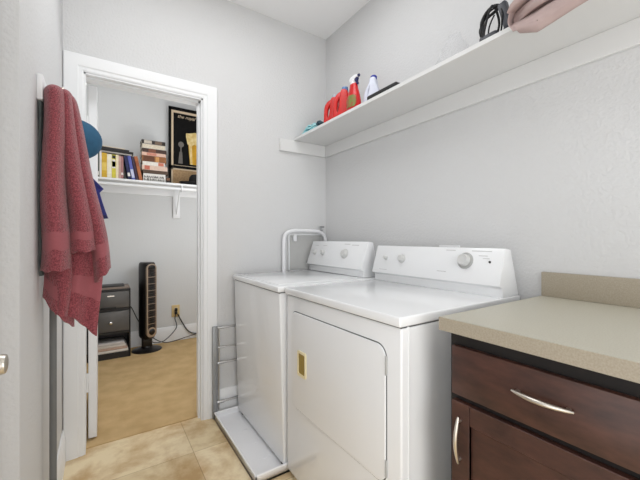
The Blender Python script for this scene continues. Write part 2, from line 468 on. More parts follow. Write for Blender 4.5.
# ------------------------------------------------------------------ dryer
dx0, dx1, dy0, dy1, dz = 0.750, 1.474, 0.6985, 1.4480, 0.917
d = thing('clothes_dryer', 'white front-loading dryer with gold door pull, between the washer and the brown cabinet', 'dryer', (1.11, 1.07, 0))
b = new(); box(b, dx0 + 0.010, dx1 - 0.005, dy0 + 0.004, dy1 - 0.004, 0.03, dz - 0.0365, 0.007, 3)
box(b, dx0 + 0.040, dx0 + 0.046, dy0 + 0.001, dy0 + 0.01, 0.035, dz - 0.034, 0.002, 2)
finish('cabinet', b, M['enamel_side'], d)
b = new(); box(b, dx0 + 0.014, dx1 - 0.01, dy0 + 0.008, dy1 - 0.008, dz - 0.045, dz - 0.028); finish('top_seam', b, M['darkhinge'], d)
b = new(); box(b, dx0, dx1, dy0, dy1, dz - 0.032, dz, 0.006, 3); finish('top_deck', b, M['enamel'], d)
b = new(); box(b, dx0 + 0.045, dx1 - 0.02, dy0 + 0.02, dy1 - 0.02, 0.0, 0.04); finish('base', b, M['drawerframe'], d)
# door: a raised panel with rounded corners
dp = rrect(0.766, 1.392, 0.367, 0.812, 0.040, 8)
b = new(); poly(b, [(dx0 + 0.011, y, z) for y, z in dp], (-0.007, 0, 0))
bmesh.ops.bevel(b, geom=[e for e in b.edges if all(abs(v.co.x - (dx0 + 0.004)) < 1e-5 for v in e.verts)], offset=0.003, segments=3, profile=0.5, affect='EDGES')
door = finish('door', b, M['enamel_side'], d)
# dark joint behind the door rim
b = new(); poly(b, [(dx0 + 0.0090, y, z) for y, z in rrect(0.7622, 1.3958, 0.3632, 0.8158, 0.044, 8)], (0.002, 0, 0)); finish('door_gasket', b, M['darkhinge'], d)
b = new()
hp = rrect(1.250, 1.325, 0.532, 0.646, 0.010, 4); hi = rrect(1.260, 1.315, 0.543, 0.635, 0.006, 4)
b2 = bmesh.new()
R = [[b2.verts.new((x, y, z)) for y, z in L] for x, L in ((dx0 + 0.0045, hp), (dx0 - 0.001, [(y * .985 + 1.292 * .015, z) for y, z in hp]), (dx0 - 0.001, hi), (dx0 + 0.004, hi))]
skin(b2, R, False); bmesh.ops.recalc_face_normals(b2, faces=b2.faces[:]); merge(b, b2)
hf = finish('handle', b, M['gold_frame'], door)
b = new(); poly(b, [(dx0 + 0.0040, y, z) for y, z in hi], (-0.0014, 0, 0)); finish('recess', b, M['gold'], door)
for z0, z1 in ((0.72, 0.782), (0.395, 0.45)):
    b = new(); box(b, dx0 + 0.002, dx0 + 0.010, 0.7600, 0.7650, z0, z1, 0.0015, 2); finish('hinge', b, M['knob_grey'], d)
n, up, at = console(d, dy0 + 0.004, dy1 - 0.004, dz, 1.316, 1.362, 1.115, 1.466, 'd')
for nm, y, s, r, pr_ in (('push_button', 1.352, 0.55, 0.010, None), ('knob', 1.235, 0.56, 0.019, None), ('timer_dial', 0.868, 0.62, 0.027, 1)):
    b = new(); c = at(y, s)
    if pr_:
        lathe(b, c, n, [(-0.002, 0.037), (0.003, 0.037), (0.006, 0.033), (0.007, r)], 32)
        dl = finish('timer_dial', b, M['knob_grey'], d)
        b = new(); lathe(b, c, n, [(0.006, r), (0.026, r * 0.92), (0.029, r * 0.82), (0.027, r * 0.6), (0.0275, r * 0.3)], 32)
        finish('dial_grip', b, M['knob'], dl)
    else:
        lathe(b, c, n, [(-0.002, r * 1.2), (0.004, r * 1.2), (0.006, r), (0.018, r * 0.92), (0.022, r * 0.75)], 24)
        finish(nm, b, M['knob'], d)
b = new(); c = at(0.757, 0.62); lathe(b, c, n, [(0, 0.005), (0.003, 0.005), (0.004, 0.003)], 12); finish('indicator_light', b, M['drawerframe'], d)
for y, s, l in ((0.95, .90, .05), (0.80, .90, .09), (0.98, .25, .05), (0.79, .77, .04), (1.36, .12, .06), (0.775, .70, .03)):
    b = new(); c = at(y, s); e = Vector((0, l / 2, 0))
    poly(b, [c - e + n * 4e-4, c + e + n * 4e-4, c + e + n * 4e-4 + up * .003, c - e + n * 4e-4 + up * .003], n * 2e-4)
    finish('printed_marking', b, M['print'], d)

# ------------------------------------------------------------------ drain pan under the washer
px0, px1, py0, py1, ph = 0.602, 1.46, 1.4535, 2.134, 0.046
b = new()
box(b, px0, px1, py0, py1, 0.001, 0.010)
for (x0, x1, y0, y1) in ((px0, px0 + 0.006, py0, py1), (px1 - 0.006, px1, py0, py1), (px0, px1, py0, py0 + 0.006), (px0, px1, py1 - 0.006, py1)):
    box(b, x0, x1, y0, y1, 0.001, ph - 0.004)
rim = [(px0 + 0.003, py0 + 0.003), (px1 - 0.003, py0 + 0.003), (px1 - 0.003, py1 - 0.003), (px0 + 0.003, py1 - 0.003)]
for (a, c) in zip(rim, rim[1:] + rim[:1]): tube(b, [(a[0], a[1], ph - 0.004), (c[0], c[1], ph - 0.004)], 0.006, 8)
for y in (1.60, 1.75, 1.90, 2.02): box(b, 0.700, 0.735, y, y + 0.008, 0.009, 0.0115, 0.001, 1)
one('drain_pan', b, M['pan'], 'shallow white plastic drain pan on the floor under the washing machine', 'drain pan', base=(1.02, 1.79, 0))

# ------------------------------------------------------------------ folded wire rack between casing and washer
r = thing('folding_rack', 'slim chrome folding rack leaning by the door casing beside the washer', 'rack', (0.66, 2.146, 0))
b = new(); box(b, 0.592, 0.625, 2.1375, 2.149, 0.0, 0.592, 0.004, 3); finish('post', b, M['greymetal'], r)
b = new(); tube(b, [(0.636, 2.148, 0.05), (0.636, 2.148, 0.585)], 0.005, 10); finish('post', b, M['chrome'], r)
for z, rad in ((0.578, 0.006), (0.452, 0.0045), (0.352, 0.0075), (0.10, 0.008)):
    b = new(); tube(b, [(0.600, 2.1465, z), (1.12, 2.1465, z)], rad, 10)
    for xx in (0.656,): lathe(b, (xx - 0.01, 2.1465, z), (1, 0, 0), [(0, rad * 1.5), (0.02, rad * 1.5)], 12)
    finish('rail', b, M['chrome'], r)
b = new(); box(b, 1.11, 1.13, 2.140, 2.153, 0.0, 0.592, 0.004, 2); finish('post', b, M['greymetal'], r)

# ------------------------------------------------------------------ supply box, hose and valve on the far wall
sb = thing('washer_supply_box', 'grey recessed washer supply box in the far wall behind the washer', 'supply box', (1.29, 2.172, 0.9))
b = new()
for x0, x1, z0, z1 in ((1.150, 1.160, 0.92, 1.190), (1.150, 1.445, 1.180, 1.190)):
    box(b, x0, x1, 2.158, 2.176, z0, z1, 0.004, 2)
finish('flange', b, M['trim'], sb)
b = new(); box(b, 1.15, 1.44, 2.1715, 2.1765, 0.925, 1.19); finish('back_panel', b, M['outlet_grey'], sb)
b = new(); box(b, 1.188, 1.212, 2.145, 2.174, 1.135, 1.185, 0.004, 2); finish('valve_tab', b, M['whitep'], sb)
b = new(); tube(b, smooth_path([(1.104, 2.146, 0.60), (1.104, 2.146, 0.9), (1.104, 2.145, 1.12), (1.117, 2.144, 1.185), (1.165, 2.14, 1.211), (1.25, 2.14, 1.215), (1.36, 2.14, 1.213), (1.41, 2.14, 1.205), (1.448, 2.14, 1.18), (1.466, 2.14, 1.13), (1.468, 2.145, 1.02), (1.468, 2.146, 0.93)], 6), 0.0135, 12)
one('drain_hose', b, M['whitep'], 'white drain hose arching up the far wall behind the washer console', 'hose', base=(1.104, 2.146, 0.60))
v = thing('shutoff_valve', 'small grey shutoff valve on top of the white hose in the corner', 'valve', (1.425, 2.14, 1.217))
b = new(); lathe(b, (1.425, 2.14, 1.212), (0, 0, 1), [(0, 0.012), (0.012, 0.012), (0.014, 0.007), (0.03, 0.007)], 14); finish('valve_body', b, M['greymetal'], v)
b = new(); box(b, 1.412, 1.452, 2.135, 2.145, 1.240, 1.252, 0.003, 2); finish('valve_lever', b, M['greymetal'], v)
# power outlet showing above the dryer console
b = new(); box(b, XR - 0.008, XR, 0.99, 1.11, 1.02, 1.121, 0.003, 2); op = thing('wall_outlet', 'white outlet plate on the right wall just above the dryer console', 'outlet', (XR, 1.06, 1.02))
finish('plate', b, M['whitep'], op)
b = new(); lathe(b, (XR - 0.006, 1.06, 1.08), (-1, 0, 0), [(0, 0.022), (0.005, 0.022), (0.006, 0.018)], 18); finish('socket', b, M['drawerframe'], op)

# ------------------------------------------------------------------ long wall shelf
SX, SZ0, SZ1 = 1.198, 1.884, 1.903
sh = thing('wall_shelf', 'long white shelf board on the right wall above the washer and dryer', 'shelf', (1.34, 0.9, 1.79))
b = new(); box(b, SX, XR, -0.5, YF, SZ0, SZ1, 0.0015, 1); finish('shelf_board', b, M['shelfw'], sh)
b = new(); box(b, XR - 0.018, XR, -0.5, YF - 0.018, SZ0 - 0.088, SZ0, 0.002, 1); finish('cleat', b, M['shelfw'], sh)
b = new(); box(b, 1.080, XR, YF - 0.018, YF, SZ0 - 0.088, SZ0, 0.002, 1); finish('cleat', b, M['shelfw'], sh)

# --- items on the shelf
def curve_solid(loops, depth, bevel, org, xdir, ydir):
    cu = bpy.data.curves.new('c', 'CURVE'); cu.dimensions = '2D'; cu.fill_mode = 'BOTH'; cu.extrude = depth; cu.bevel_depth = bevel; cu.bevel_resolution = 3
    for L in loops:
        sp = cu.splines.new('POLY'); sp.points.add(len(L) - 1); sp.use_cyclic_u = True
        for p, q in zip(sp.points, L): p.co = (q[0], q[1], 0, 1)
    ob = bpy.data.objects.new('c', cu); COL.objects.link(ob)
    dg = bpy.context.evaluated_depsgraph_get()
    me = bpy.data.meshes.new_from_object(ob.evaluated_get(dg))
    bb = bmesh.new(); bb.from_mesh(me)
    bpy.data.objects.remove(ob); bpy.data.curves.remove(cu); bpy.data.meshes.remove(me)
    X = Vector(xdir).normalized(); Y = Vector(ydir).normalized(); Z = X.cross(Y)
    mt = Matrix((X, Y, Z)).transposed().to_4x4(); mt.translation = Vector(org)
    bmesh.ops.transform(bb, matrix=mt, verts=bb.verts[:])
    bmesh.ops.remove_doubles(bb, verts=bb.verts[:], dist=1e-5)
    return bb

def sm2(L, k=5): return [(p.x, p.y) for p in smooth_path([(a, c, 0) for a, c in L], k, True)]

def jug(y, x, label, capm, h=1.0):
    root = thing('detergent_jug', label, 'detergent jug', (x, y, SZ1), 'red detergent jugs on the shelf')
    # local w axis runs -Y (towards the right of the picture); the handle loop is thinner than the body
    wd_ = Vector((0.57, -0.82, 0)); org = Vector((x, y, SZ1 + 0.001)) - wd_ * 0.052
    b = curve_solid([sm2([(0.040, 0.007), (0.094, 0.007), (0.097, 0.08 * h), (0.094, 0.130 * h), (0.086, 0.165 * h), (0.062, 0.170 * h), (0.054, 0.13 * h), (0.050, 0.08 * h)])], 0.022, 0.008, org, wd_, (0, 0, 1))
    merge(b, curve_solid([sm2([(0.008, 0.008), (0.066, 0.008), (0.075, 0.10 * h), (0.078, 0.166 * h), (0.052, 0.168 * h), (0.024, 0.152 * h), (0.008, 0.122 * h), (0.004, 0.06 * h)]),
                     sm2([(0.018, 0.050 * h), (0.044, 0.045 * h), (0.052, 0.10 * h), (0.054, 0.140 * h), (0.036, 0.136 * h), (0.020, 0.108 * h)])], 0.006, 0.007, org, wd_, (0, 0, 1)))
    finish('bottle', b, M['red'], root)
    b = new(); lathe(b, org + wd_ * 0.073 + Vector((0, 0, 0.167 * h)), (0, 0, 1), [(0, 0.020), (0.006, 0.022), (0.030, 0.019), (0.032, 0.015)], 20); finish('cap', b, capm, root)
jug(1.772, 1.266, 'red detergent jug with grey cap beside the small slate sponge', M['capgrey'], 0.94)
jug(1.662, 1.262, 'red detergent jug with blue cap, next to the red spray bottle', M['capblue'], 1.0)

# spray bottle
sp = thing('spray_bottle', 'red trigger spray bottle with white head and navy trigger', 'spray bottle', (1.255, 1.535, SZ1))
b = new()
b2 = new(); lathe(b2, (1.255, 1.535, SZ1 + 0.001), (0, 0, 1), [(0, 0.044), (0.004, 0.048), (0.03, 0.050), (0.07, 0.047), (0.10, 0.041), (0.125, 0.034), (0.145, 0.029), (0.168, 0.026), (0.173, 0.018)], 28, sx=0.72, sy=1.12, ref=(1, 0, 0)); merge(b, b2)
finish('bottle', b, M['red2'], sp)
b = new()
lathe(b, (1.255, 1.535, SZ1 + 0.166), (0, 0, 1), [(0, 0.019), (0.014, 0.019), (0.016, 0.012), (0.028, 0.012)], 18)
P = [(0.026, 0.195), (0.030, 0.216), (0.018, 0.226), (-0.018, 0.228), (-0.040, 0.224), (-0.044, 0.212), (-0.016, 0.206), (-0.012, 0.195)]
poly(b, [(1.243, 1.535 + a, SZ1 + c - 0.010) for a, c in P], (0.024, 0, 0), 0.003, 2)
finish('spray_head', b, M['whitep'], sp)
b = new()
P = [(-0.014, 0.207), (-0.036, 0.212), (-0.040, 0.206), (-0.034, 0.190), (-0.040, 0.172), (-0.034, 0.168), (-0.024, 0.186), (-0.016, 0.196)]
poly(b, [(1.247, 1.535 + a, SZ1 + c - 0.010) for a, c in P], (0.016, 0, 0), 0.002, 2)
lathe(b, (1.255, 1.535 - 0.041, SZ1 + 0.208), (0, -1, 0), [(0, 0.008), (0.010, 0.008)], 12)
finish('trigger', b, M['navyp'], sp)
b = new()
for k, (rr, zz) in enumerate([(0.0, 0)]):
    def lab(u, v_):
        a = -PI / 2 - 0.75 + u * 1.5 - 0.25
        z = 0.025 + v_ * 0.07
        rr = 0.0505 - 0.10 * max(0, z - 0.06)
        ex = 1.0 - (2 * v_ - 1) ** 4 * 0.3
        a = -PI / 2 + (a + PI / 2) * ex
        return Vector((1.255 + 0.74 * rr * math.sin(a), 1.535 + 1.14 * rr * math.cos(a) * 1.0, SZ1 + z))
grid_sheet(b, lab, 12, 6, 0.0005); finish('front_label', b, M['lblgreen'], sp)

# bleach bottle
BX, BY = 1.337, 1.462
bl = thing('bleach_bottle', 'pale white bottle with handle and blue cap behind the black case', 'bottle', (BX, BY, SZ1))
b = curve_solid([sm2([(0.004, 0.006), (0.088, 0.006), (0.092, 0.05), (0.084, 0.11), (0.068, 0.160), (0.064, 0.186), (0.044, 0.186), (0.038, 0.160), (0.016, 0.120), (0.002, 0.06)]),
                 sm2([(0.018, 0.085), (0.030, 0.088), (0.042, 0.138), (0.036, 0.148), (0.022, 0.120)])], 0.022, 0.007, (BX - 0.046 * 0.5, BY + 0.046 * 0.866, SZ1 + 0.001), (0.5, -0.866, 0), (0, 0, 1))
finish('bottle', b, M['bleach'], bl)
b = new(); lathe(b, (BX + 0.008 * 0.5, BY - 0.008 * 0.866, SZ1 + 0.186), (0, 0, 1), [(0, 0.019), (0.022, 0.019), (0.026, 0.015)], 20); finish('cap', b, M['bluep'], bl)

# black flat case
b = new(); box(b, 1.206, 1.285, 1.150, 1.365, SZ1 + 0.0005, SZ1 + 0.026, 0.005, 3); box(b, 1.222, 1.270, 1.18, 1.335, SZ1 + 0.024, SZ1 + 0.031, 0.003, 2)
one('flat_case', b, M['black'], 'flat black plastic case lying along the shelf edge', 'case')

# aqua cloth pile
b = new()
for k in range(3):
    y0, y1 = 1.885 + 0.012 * k, 2.075 - 0.022 * k
    def fn(u, v_, k=k, y0=y0, y1=y1):
        return Vector((1.215 + 0.13 * v_, y0 + (y1 - y0) * u, SZ1 + 0.006 + k * 0.017 + 0.004 * math.sin(9 * u + k) + 0.003 * math.sin(7 * v_ + 2 * k) - 0.004 * abs(2 * u - 1) ** 4 ))
    grid_sheet(b, fn, 16, 8, 0.009)
one('folded_cloth', b, M['teal'], 'crumpled aqua cloth at the far end of the shelf', 'cloth')
b = new()
def fn(u, v_): return Vector((1.22 + 0.05 * v_, 1.848 + 0.034 * u, SZ1 + 0.018 + 0.014 * math.sin(PI * u) + 0.004 * math.sin(8 * v_)))
grid_sheet(b, fn, 8, 6, 0.014)
one('sponge', b, M['slate'], 'small slate-blue sponge between the aqua cloth and red jugs', 'sponge')

# clear bag
b = new()
R = []
b2 = bmesh.new()
for k in range(9):
    t = k / 8
    rad = 0.105 * (1 - t) ** 0.8 + 0.018
    if t > 0.9: rad = 0.03
    rr = []
    for i in range(20):
        a = 2 * PI * i / 20
        q = rad * (1 + 0.12 * math.sin(3 * a + 2.3 * k) + 0.06 * math.sin(7 * a + k))
        rr.append(b2.verts.new((1.36 + 0.55 * q * math.cos(a), 0.955 - 0.02 * t + q * math.sin(a), SZ1 + 0.001 + 0.19 * t)))
    R.append(rr)
skin(b2, R, True); merge(b, b2)
one('clear_bag', b, M['clear'], 'crumpled clear plastic bag standing on the shelf by the wall', 'bag')

# coiled cable with plug
cb = thing('coiled_cable', 'coiled black power cable on the shelf beside the rose bag', 'cable', (1.29, 0.715, SZ1))
b = new()
pts = []
CX, CY, CZc = 1.295, 0.705, SZ1 + 0.092
for k in range(6):
    for i in range(20):
        a = 2 * PI * (i / 20) + 0.3 * k
        tw = -0.9 + 0.30 * k
        ry = 0.056 + 0.005 * math.sin(k * 2.1); rz = 0.080 - 0.004 * k
        yy = ry * math.cos(a); zz = rz * math.sin(a)
        pts.append((CX + yy * math.sin(tw) + 0.008 * math.sin(2 * a + k), CY + yy * math.cos(tw), CZc + zz))
tube(b, smooth_path(pts, 3), 0.0034, 6)
tube(b, smooth_path([(1.275, 0.725, SZ1 + 0.012), (1.262, 0.735, SZ1 + 0.06), (1.285, 0.715, SZ1 + 0.17), (1.31, 0.700, SZ1 + 0.10), (1.29, 0.72, SZ1 + 0.010)], 8, True), 0.0045, 8, True)
finish('cord', b, M['blackrub'], cb)
b = new(); box(b, 1.262, 1.288, 0.640, 0.672, SZ1 + 0.040, SZ1 + 0.150, 0.006, 2)
bmesh.ops.rotate(b, verts=b.verts[:], cent=Vector((1.275, 0.656, SZ1 + 0.095)), matrix=Matrix.Rotation(-0.25, 3, 'X'))
box(b, 1.25, 1.30, 0.680, 0.750, SZ1 + 0.001, SZ1 + 0.050, 0.008, 2)
finish('plug_adapter', b, M['charcoal'], cb)

# rose bag overhanging the shelf edge: an open-ended folded sleeve
b = new()
LOBES = [
    ([(1.44, 1.906), (1.30, 1.907), (1.215, 1.908), (1.188, 1.900), (1.180, 1.872), (1.170, 1.845), (1.158, 1.843), (1.150, 1.855), (1.150, 1.870), (1.160, 1.887), (1.19, 1.906), (1.23, 1.912), (1.30, 1.914), (1.44, 1.914)], 0.592, 1.0),
    ([(1.44, 1.918), (1.30, 1.918), (1.225, 1.918), (1.180, 1.908), (1.158, 1.900), (1.152, 1.912), (1.158, 1.932), (1.185, 1.945), (1.30, 1.948), (1.44, 1.946)], 0.588, 0.3),
    ([(1.44, 1.960), (1.30, 1.962), (1.215, 1.962), (1.176, 1.950), (1.156, 1.948), (1.150, 1.962), (1.160, 1.985), (1.190, 2.000), (1.30, 2.010), (1.44, 2.005)], 0.590, 1.1),
]
for li, (CS, ye, sl) in enumerate(LOBES):
    def bag(u, v_, CS=CS, ye=ye, sl=sl, li=li):
        x, z = lerp_pts(CS, u)
        z0 = CS[0][1]
        y = ye - 0.50 * v_
        e = max(0.0, 1 - v_ / 0.22)                 # the far end
        if li == 0: y -= e * max(0, 1.905 - z) * 0.62
        if li == 1: x += 0.045 * e ** 1.5 * max(0, 1 - (x - 1.15) / 0.2)
        if li == 2: y -= e * (z - 1.95) * sl; z -= 0.022 * e * e * max(0, 1 - (x - 1.15) / 0.2)
        if li == 0 and u > 0.6: z -= 0.020 * e * max(0, 1 - (x - 1.15) / 0.10)
        if x < 1.195 and z < 1.90: z -= 0.024 * max(0.0, min(v_ / 0.16, (0.46 - v_) / 0.30)) * min(1, (1.90 - z) / 0.04)
        wig = 0.004 * math.sin(11 * v_ + 2 * li) + 0.003 * math.sin(23 * v_ + 5 * u)
        if x < 1.195: x += (wig + 0.012 * v_) * (1 if z > 1.905 else 0.3)
        elif u > 0.5: z += wig
        return Vector((x, y, z))
    grid_sheet(b, bag, 48, 26, 0.0025)
def gusset(u, v_):          # far end of the sleeve, pleated between the lower and upper folds
    z0 = 1.868 + 0.042 * min(1, u * 3); z1 = 1.938 + 0.020 * u
    return Vector((1.158 + 0.20 * u + 0.012 * math.sin(PI * v_), 0.578 + 0.016 * math.sin(PI * v_) + 0.008 * u, z0 + (z1 - z0) * v_))
grid_sheet(b, gusset, 10, 10, 0.0025)
one('fabric_bag', b, M['bag'], 'folded dusty rose fabric bag drooping over the shelf edge', 'bag', base=(1.3, 0.36, SZ1))

# ------------------------------------------------------------------ counter and cabinet
ct = thing('countertop', 'taupe laminate countertop with backsplash on the dark brown cabinet', 'countertop', (1.16, 0.15, 0.888))
cy0, cy1 = -0.45, 0.6192
b = new(); box(b, 0.8295, XR - 0.001, cy0, cy1, 0.8885, 0.9264, 0.0012, 1); finish('worktop', b, M['counter'], ct)
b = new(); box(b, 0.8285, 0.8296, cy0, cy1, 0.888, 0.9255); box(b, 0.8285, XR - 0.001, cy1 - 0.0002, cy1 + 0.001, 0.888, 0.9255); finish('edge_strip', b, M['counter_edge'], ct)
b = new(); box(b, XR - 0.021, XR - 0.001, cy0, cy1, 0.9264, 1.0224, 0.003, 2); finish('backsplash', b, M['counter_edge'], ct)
cb = thing('base_cabinet', 'dark brown wooden base cabinet with drawer and door under the countertop', 'cabinet', (1.16, 0.15, 0))
cy1 = 0.603
b = new(); box(b, 0.862, XR - 0.001, cy0, cy1, 0.10, 0.8875, 0.001, 1); box(b, 0.93, XR - 0.001, cy0, cy1, 0.0, 0.101)
finish('carcass', b, M['carcass'], cb)
FX = 0.8425

def pull(root, p0, p1, out, m):
    """arched bar pull between p0 and p1, standing out by vector out"""
    p0, p1, out = Vector(p0), Vector(p1), Vector(out)
    b = new()
    L = []; rr = []
    for i in range(25):
        t = i / 24
        L.append(p0.lerp(p1, t) + out * (0.45 + 0.75 * math.sin(PI * t)))
        rr.append(0.0026 + 0.0032 * math.sin(PI * t) ** 0.5)
    tube(b, L, rr, 10)
    for t in (0.09, 0.91):
        q = p0.lerp(p1, t)
        tube(b, [q, q + out * (0.45 + 0.75 * math.sin(PI * t))], [0.0055, 0.0042], 10)
    return finish('handle', b, m, root)

for (ya, yb) in ((0.130, 0.587), (-0.345, 0.112)):
    b = new(); box(b, FX, 0.8625, ya, yb, 0.712, 0.850, 0.003, 2)
    dr = finish('drawer', b, M['wood'], cb)
    ym = (ya + yb) / 2
    pull(dr, (FX + 0.0005, ym + 0.058, 0.786), (FX + 0.0005, ym - 0.070, 0.786), (-0.018, 0, 0), M['nickel'])
    b = new()
    z0, z1, sw = 0.115, 0.694, 0.055
    box(b, FX, 0.8625, ya, ya + sw, z0, z1, 0.0015, 1); box(b, FX, 0.8625, yb - sw, yb, z0, z1, 0.0015, 1)
    box(b, FX, 0.8625, ya + sw, yb - sw, z1 - sw, z1, 0.0015, 1); box(b, FX, 0.8625, ya + sw, yb - sw, z0, z0 + sw, 0.0015, 1)
    do = finish('door', b, M['wood'], cb)
    b = new(); box(b, FX + 0.009, 0.8615, ya + sw - 0.004, yb - sw + 0.004, z0 + sw - 0.004, z1 - sw + 0.004); finish('door_panel', b, M['wood'], do)
    pull(do, (FX + 0.0005, yb - 0.026, 0.655), (FX + 0.0005, yb - 0.026, 0.525), (-0.018, 0, 0), M['nickel'])

# ------------------------------------------------------------------ left wall: hook rail, towel, cloth, pole, cap, bag
hr = thing('hook_rail', 'white hook rail on the left wall holding the towel', 'hook rail', (XL, 1.75, 1.59))
b = new(); box(b, XL, XL + 0.016, 1.335, 2.12, 1.588, 1.668, 0.003, 2); finish('rail_board', b, M['trim'], hr)
for y in (1.40, 1.63, 1.86, 2.06):
    b = new()
    tube(b, smooth_path([(XL + 0.014, y, 1.60), (XL + 0.035, y, 1.598), (XL + 0.052, y, 1.612), (XL + 0.056, y, 1.635)], 5), 0.005, 8)
    tube(b, smooth_path([(XL + 0.014, y, 1.640), (XL + 0.04, y, 1.645), (XL + 0.062, y, 1.660)], 5), 0.005, 8)
    finish('hook', b, M['nickel'], hr)

# towel: layered folds hanging from the first hook
b = new()
TY = 1.36
def sc(px, py):       # metres on the plane y=TY measured from the photograph's proportions
    return px, py
K = TY / 1.45
def S_(x, z): return (x * K, (z - 1.1554) * K + 1.1554)
def layer(left, right, yoff, bulge, waves, amp, ph=0.0, band=None, top_back=0.045, nu=28, nv=60, hem=None):
    L = [S_(*p) for p in left]; Rr = [S_(*p) for p in right]
    def fn(u, v_):
        xl, zl = lerp_pts(L, v_); xr, zr = lerp_pts(Rr, v_)
        x = xl + (xr - xl) * u; z = zl + (zr - zl) * u
        if hem: z += hem(u) * max(0, (v_ - 0.6) / 0.4) ** 2
        y = TY + yoff - bulge * math.sin(PI * u) ** 0.6 + amp * math.sin(waves * 2 * PI * u + ph + 0.6 * v_) * (0.35 + 0.65 * v_)
        t = max(0.0, 1 - v_ / 0.07)
        y += top_back * t ** 2; z -= 0.020 * t ** 2
        x += 0.004 * math.sin(9 * v_ + ph)
        z += 0.003 * math.sin(15 * u + ph) * v_
        return Vector((max(x, XL + 0.020 - 0.012 * max(0, min(1, (v_ - 0.35) * 2))), y, z))
    def mi(u, v_):
        return 1 if band and band[0] < v_ < band[1] else 0
    grid_sheet(b, fn, nu, nv, 0.007, mi)
# back layers first
layer([(-.158, 1.66), (-.162, 1.35), (-.165, 1.10), (-.164, 0.95)], [(-.118, 1.66), (-.108, 1.35), (-.098, 1.06), (-.088, 0.835)], 0.036, 0.022, 1.0, 0.010, 0.5, (0.84, 0.92))
layer([(-.125, 1.66), (-.118, 1.35), (-.112, 1.05), (-.118, 0.915)], [(-.090, 1.66), (-.040, 1.35), (-.002, 1.05), (-.014, 0.795)], 0.050, 0.024, 1.2, 0.014, 2.0, (0.72, 0.84))
layer([(-.150, 1.60), (-.140, 1.30), (-.150, 1.02), (-.130, 0.90)], [(-.110, 1.60), (-.092, 1.30), (-.095, 1.02), (-.102, 0.88)], 0.018, 0.012, 0.8, 0.008, 1.0, None, 0.02)
# front bundles
layer([(-.158, 1.685), (-.160, 1.45), (-.163, 1.22), (-.166, 1.045)], [(-.112, 1.692), (-.108, 1.45), (-.102, 1.22), (-.099, 1.050)], 0.0, 0.058, 0.5, 0.005, 0.2, (0.745, 0.86))
layer([(-.126, 1.690), (-.112, 1.45), (-.103, 1.25), (-.098, 1.105)], [(-.100, 1.692), (-.066, 1.50), (-.036, 1.25), (-.012, 1.112)], 0.036, 0.058, 0.7, 0.006, 1.4, (0.84, 0.90))
layer([(-.110, 1.688), (-.078, 1.45), (-.042, 1.20), (-.014, 0.985)], [(-.092, 1.684), (-.045, 1.47), (.000, 1.22), (.026, 1.045)], 0.046, 0.044, 0.6, 0.006, 0.9, (0.80, 0.88))
one('bath_towel', b, [M['towel'], M['towelband']], 'burgundy terry bath towel hanging in folds on the left wall', 'towel', base=(-.07, TY, 0.8))

# grey cloth strip behind the towel
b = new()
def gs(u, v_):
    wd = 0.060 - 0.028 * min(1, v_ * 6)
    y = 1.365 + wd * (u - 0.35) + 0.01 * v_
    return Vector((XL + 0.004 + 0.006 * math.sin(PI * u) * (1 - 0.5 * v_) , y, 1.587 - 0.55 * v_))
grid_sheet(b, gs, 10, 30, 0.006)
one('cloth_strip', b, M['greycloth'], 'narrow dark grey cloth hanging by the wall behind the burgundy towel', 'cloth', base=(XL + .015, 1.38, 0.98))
# pole
pl = thing('pole', 'plain grey upright pole standing at the left wall below the towel', 'pole', (-0.140, 1.475, 0))
b = new(); tube(b, [(-0.140, 1.475, 0.03), (-0.140, 1.475, 1.30)], 0.0105, 14); finish('shaft', b, M['pole'], pl)
b = new(); lathe(b, (-0.140, 1.475, 0), (0, 0, 1), [(0, 0.0135), (0.035, 0.0135), (0.04, 0.0115)], 14); finish('rubber_tip', b, M['black'], pl)

# cap
cp = thing('baseball_cap', 'teal blue cap hanging behind the burgundy towel', 'cap', (-0.08, 1.90, 1.54))
b = new(); b2 = bmesh.new()
bmesh.ops.create_uvsphere(b2, u_segments=24, v_segments=14, radius=1)
bmesh.ops.delete(b2, geom=[v for v in b2.verts if v.co.x < -0.05], context='VERTS')
for v in b2.verts: v.co = Vector((-0.094 + 0.100 * v.co.x, 1.90 + 0.060 * v.co.y, 1.615 + 0.092 * v.co.z))
bmesh.ops.rotate(b2, verts=b2.verts[:], cent=Vector((-0.09, 1.92, 1.62)), matrix=Matrix.Rotation(0.12, 3, 'Y'))
bmesh.ops.solidify(b2, geom=b2.faces[:], thickness=0.003); merge(b, b2)
finish('crown', b, M['bluecap'], cp)
b = new()
def brim(u, v_):
    a = PI * u
    return Vector((-0.110 + 0.015 * v_ , 1.90 + 0.06 * math.cos(a) * (1 - 0.1 * v_), 1.570 - (0.012 + 0.065 * v_) * math.sin(a)))
grid_sheet(b, brim, 14, 5, 0.003); finish('brim', b, M['bluecap'], cp)

# blue bag / garment
b = new()
RE = [(-.095, 1.56), (-.085, 1.50), (-.045, 1.462), (.010, 1.400), (-.006, 1.380), (.004, 1.34), (.018, 1.29), (.030, 1.255)]
LE = [(-.13, 1.58), (-.14, 1.50), (-.14, 1.45), (-.14, 1.40), (-.14, 1.38), (-.14, 1.34), (-.12, 1.28), (-.11, 1.238)]
def bb_(u, v_):
    xr, zr = lerp_pts(RE, v_); xl, zl = lerp_pts(LE, v_)
    return Vector(((xl + (xr - xl) * u) * 1.046, 2.045 + 0.010 * math.sin(9 * u + 2 * v_), 1.1554 + (zl + (zr - zl) * u - 1.1554) * 1.046))
def bb2(u, v_):
    p = bb_(u, 0.93 + 0.07 * v_); p.y -= 0.004; return p
grid_sheet(b, bb_, 20, 28, 0.005)
lb = thing('nylon_bag', 'violet blue nylon bag hanging below the cap behind the towel', 'bag', (-0.06, 2.045, 1.24))
finish('bag_body', b, M['bluebag'], lb)
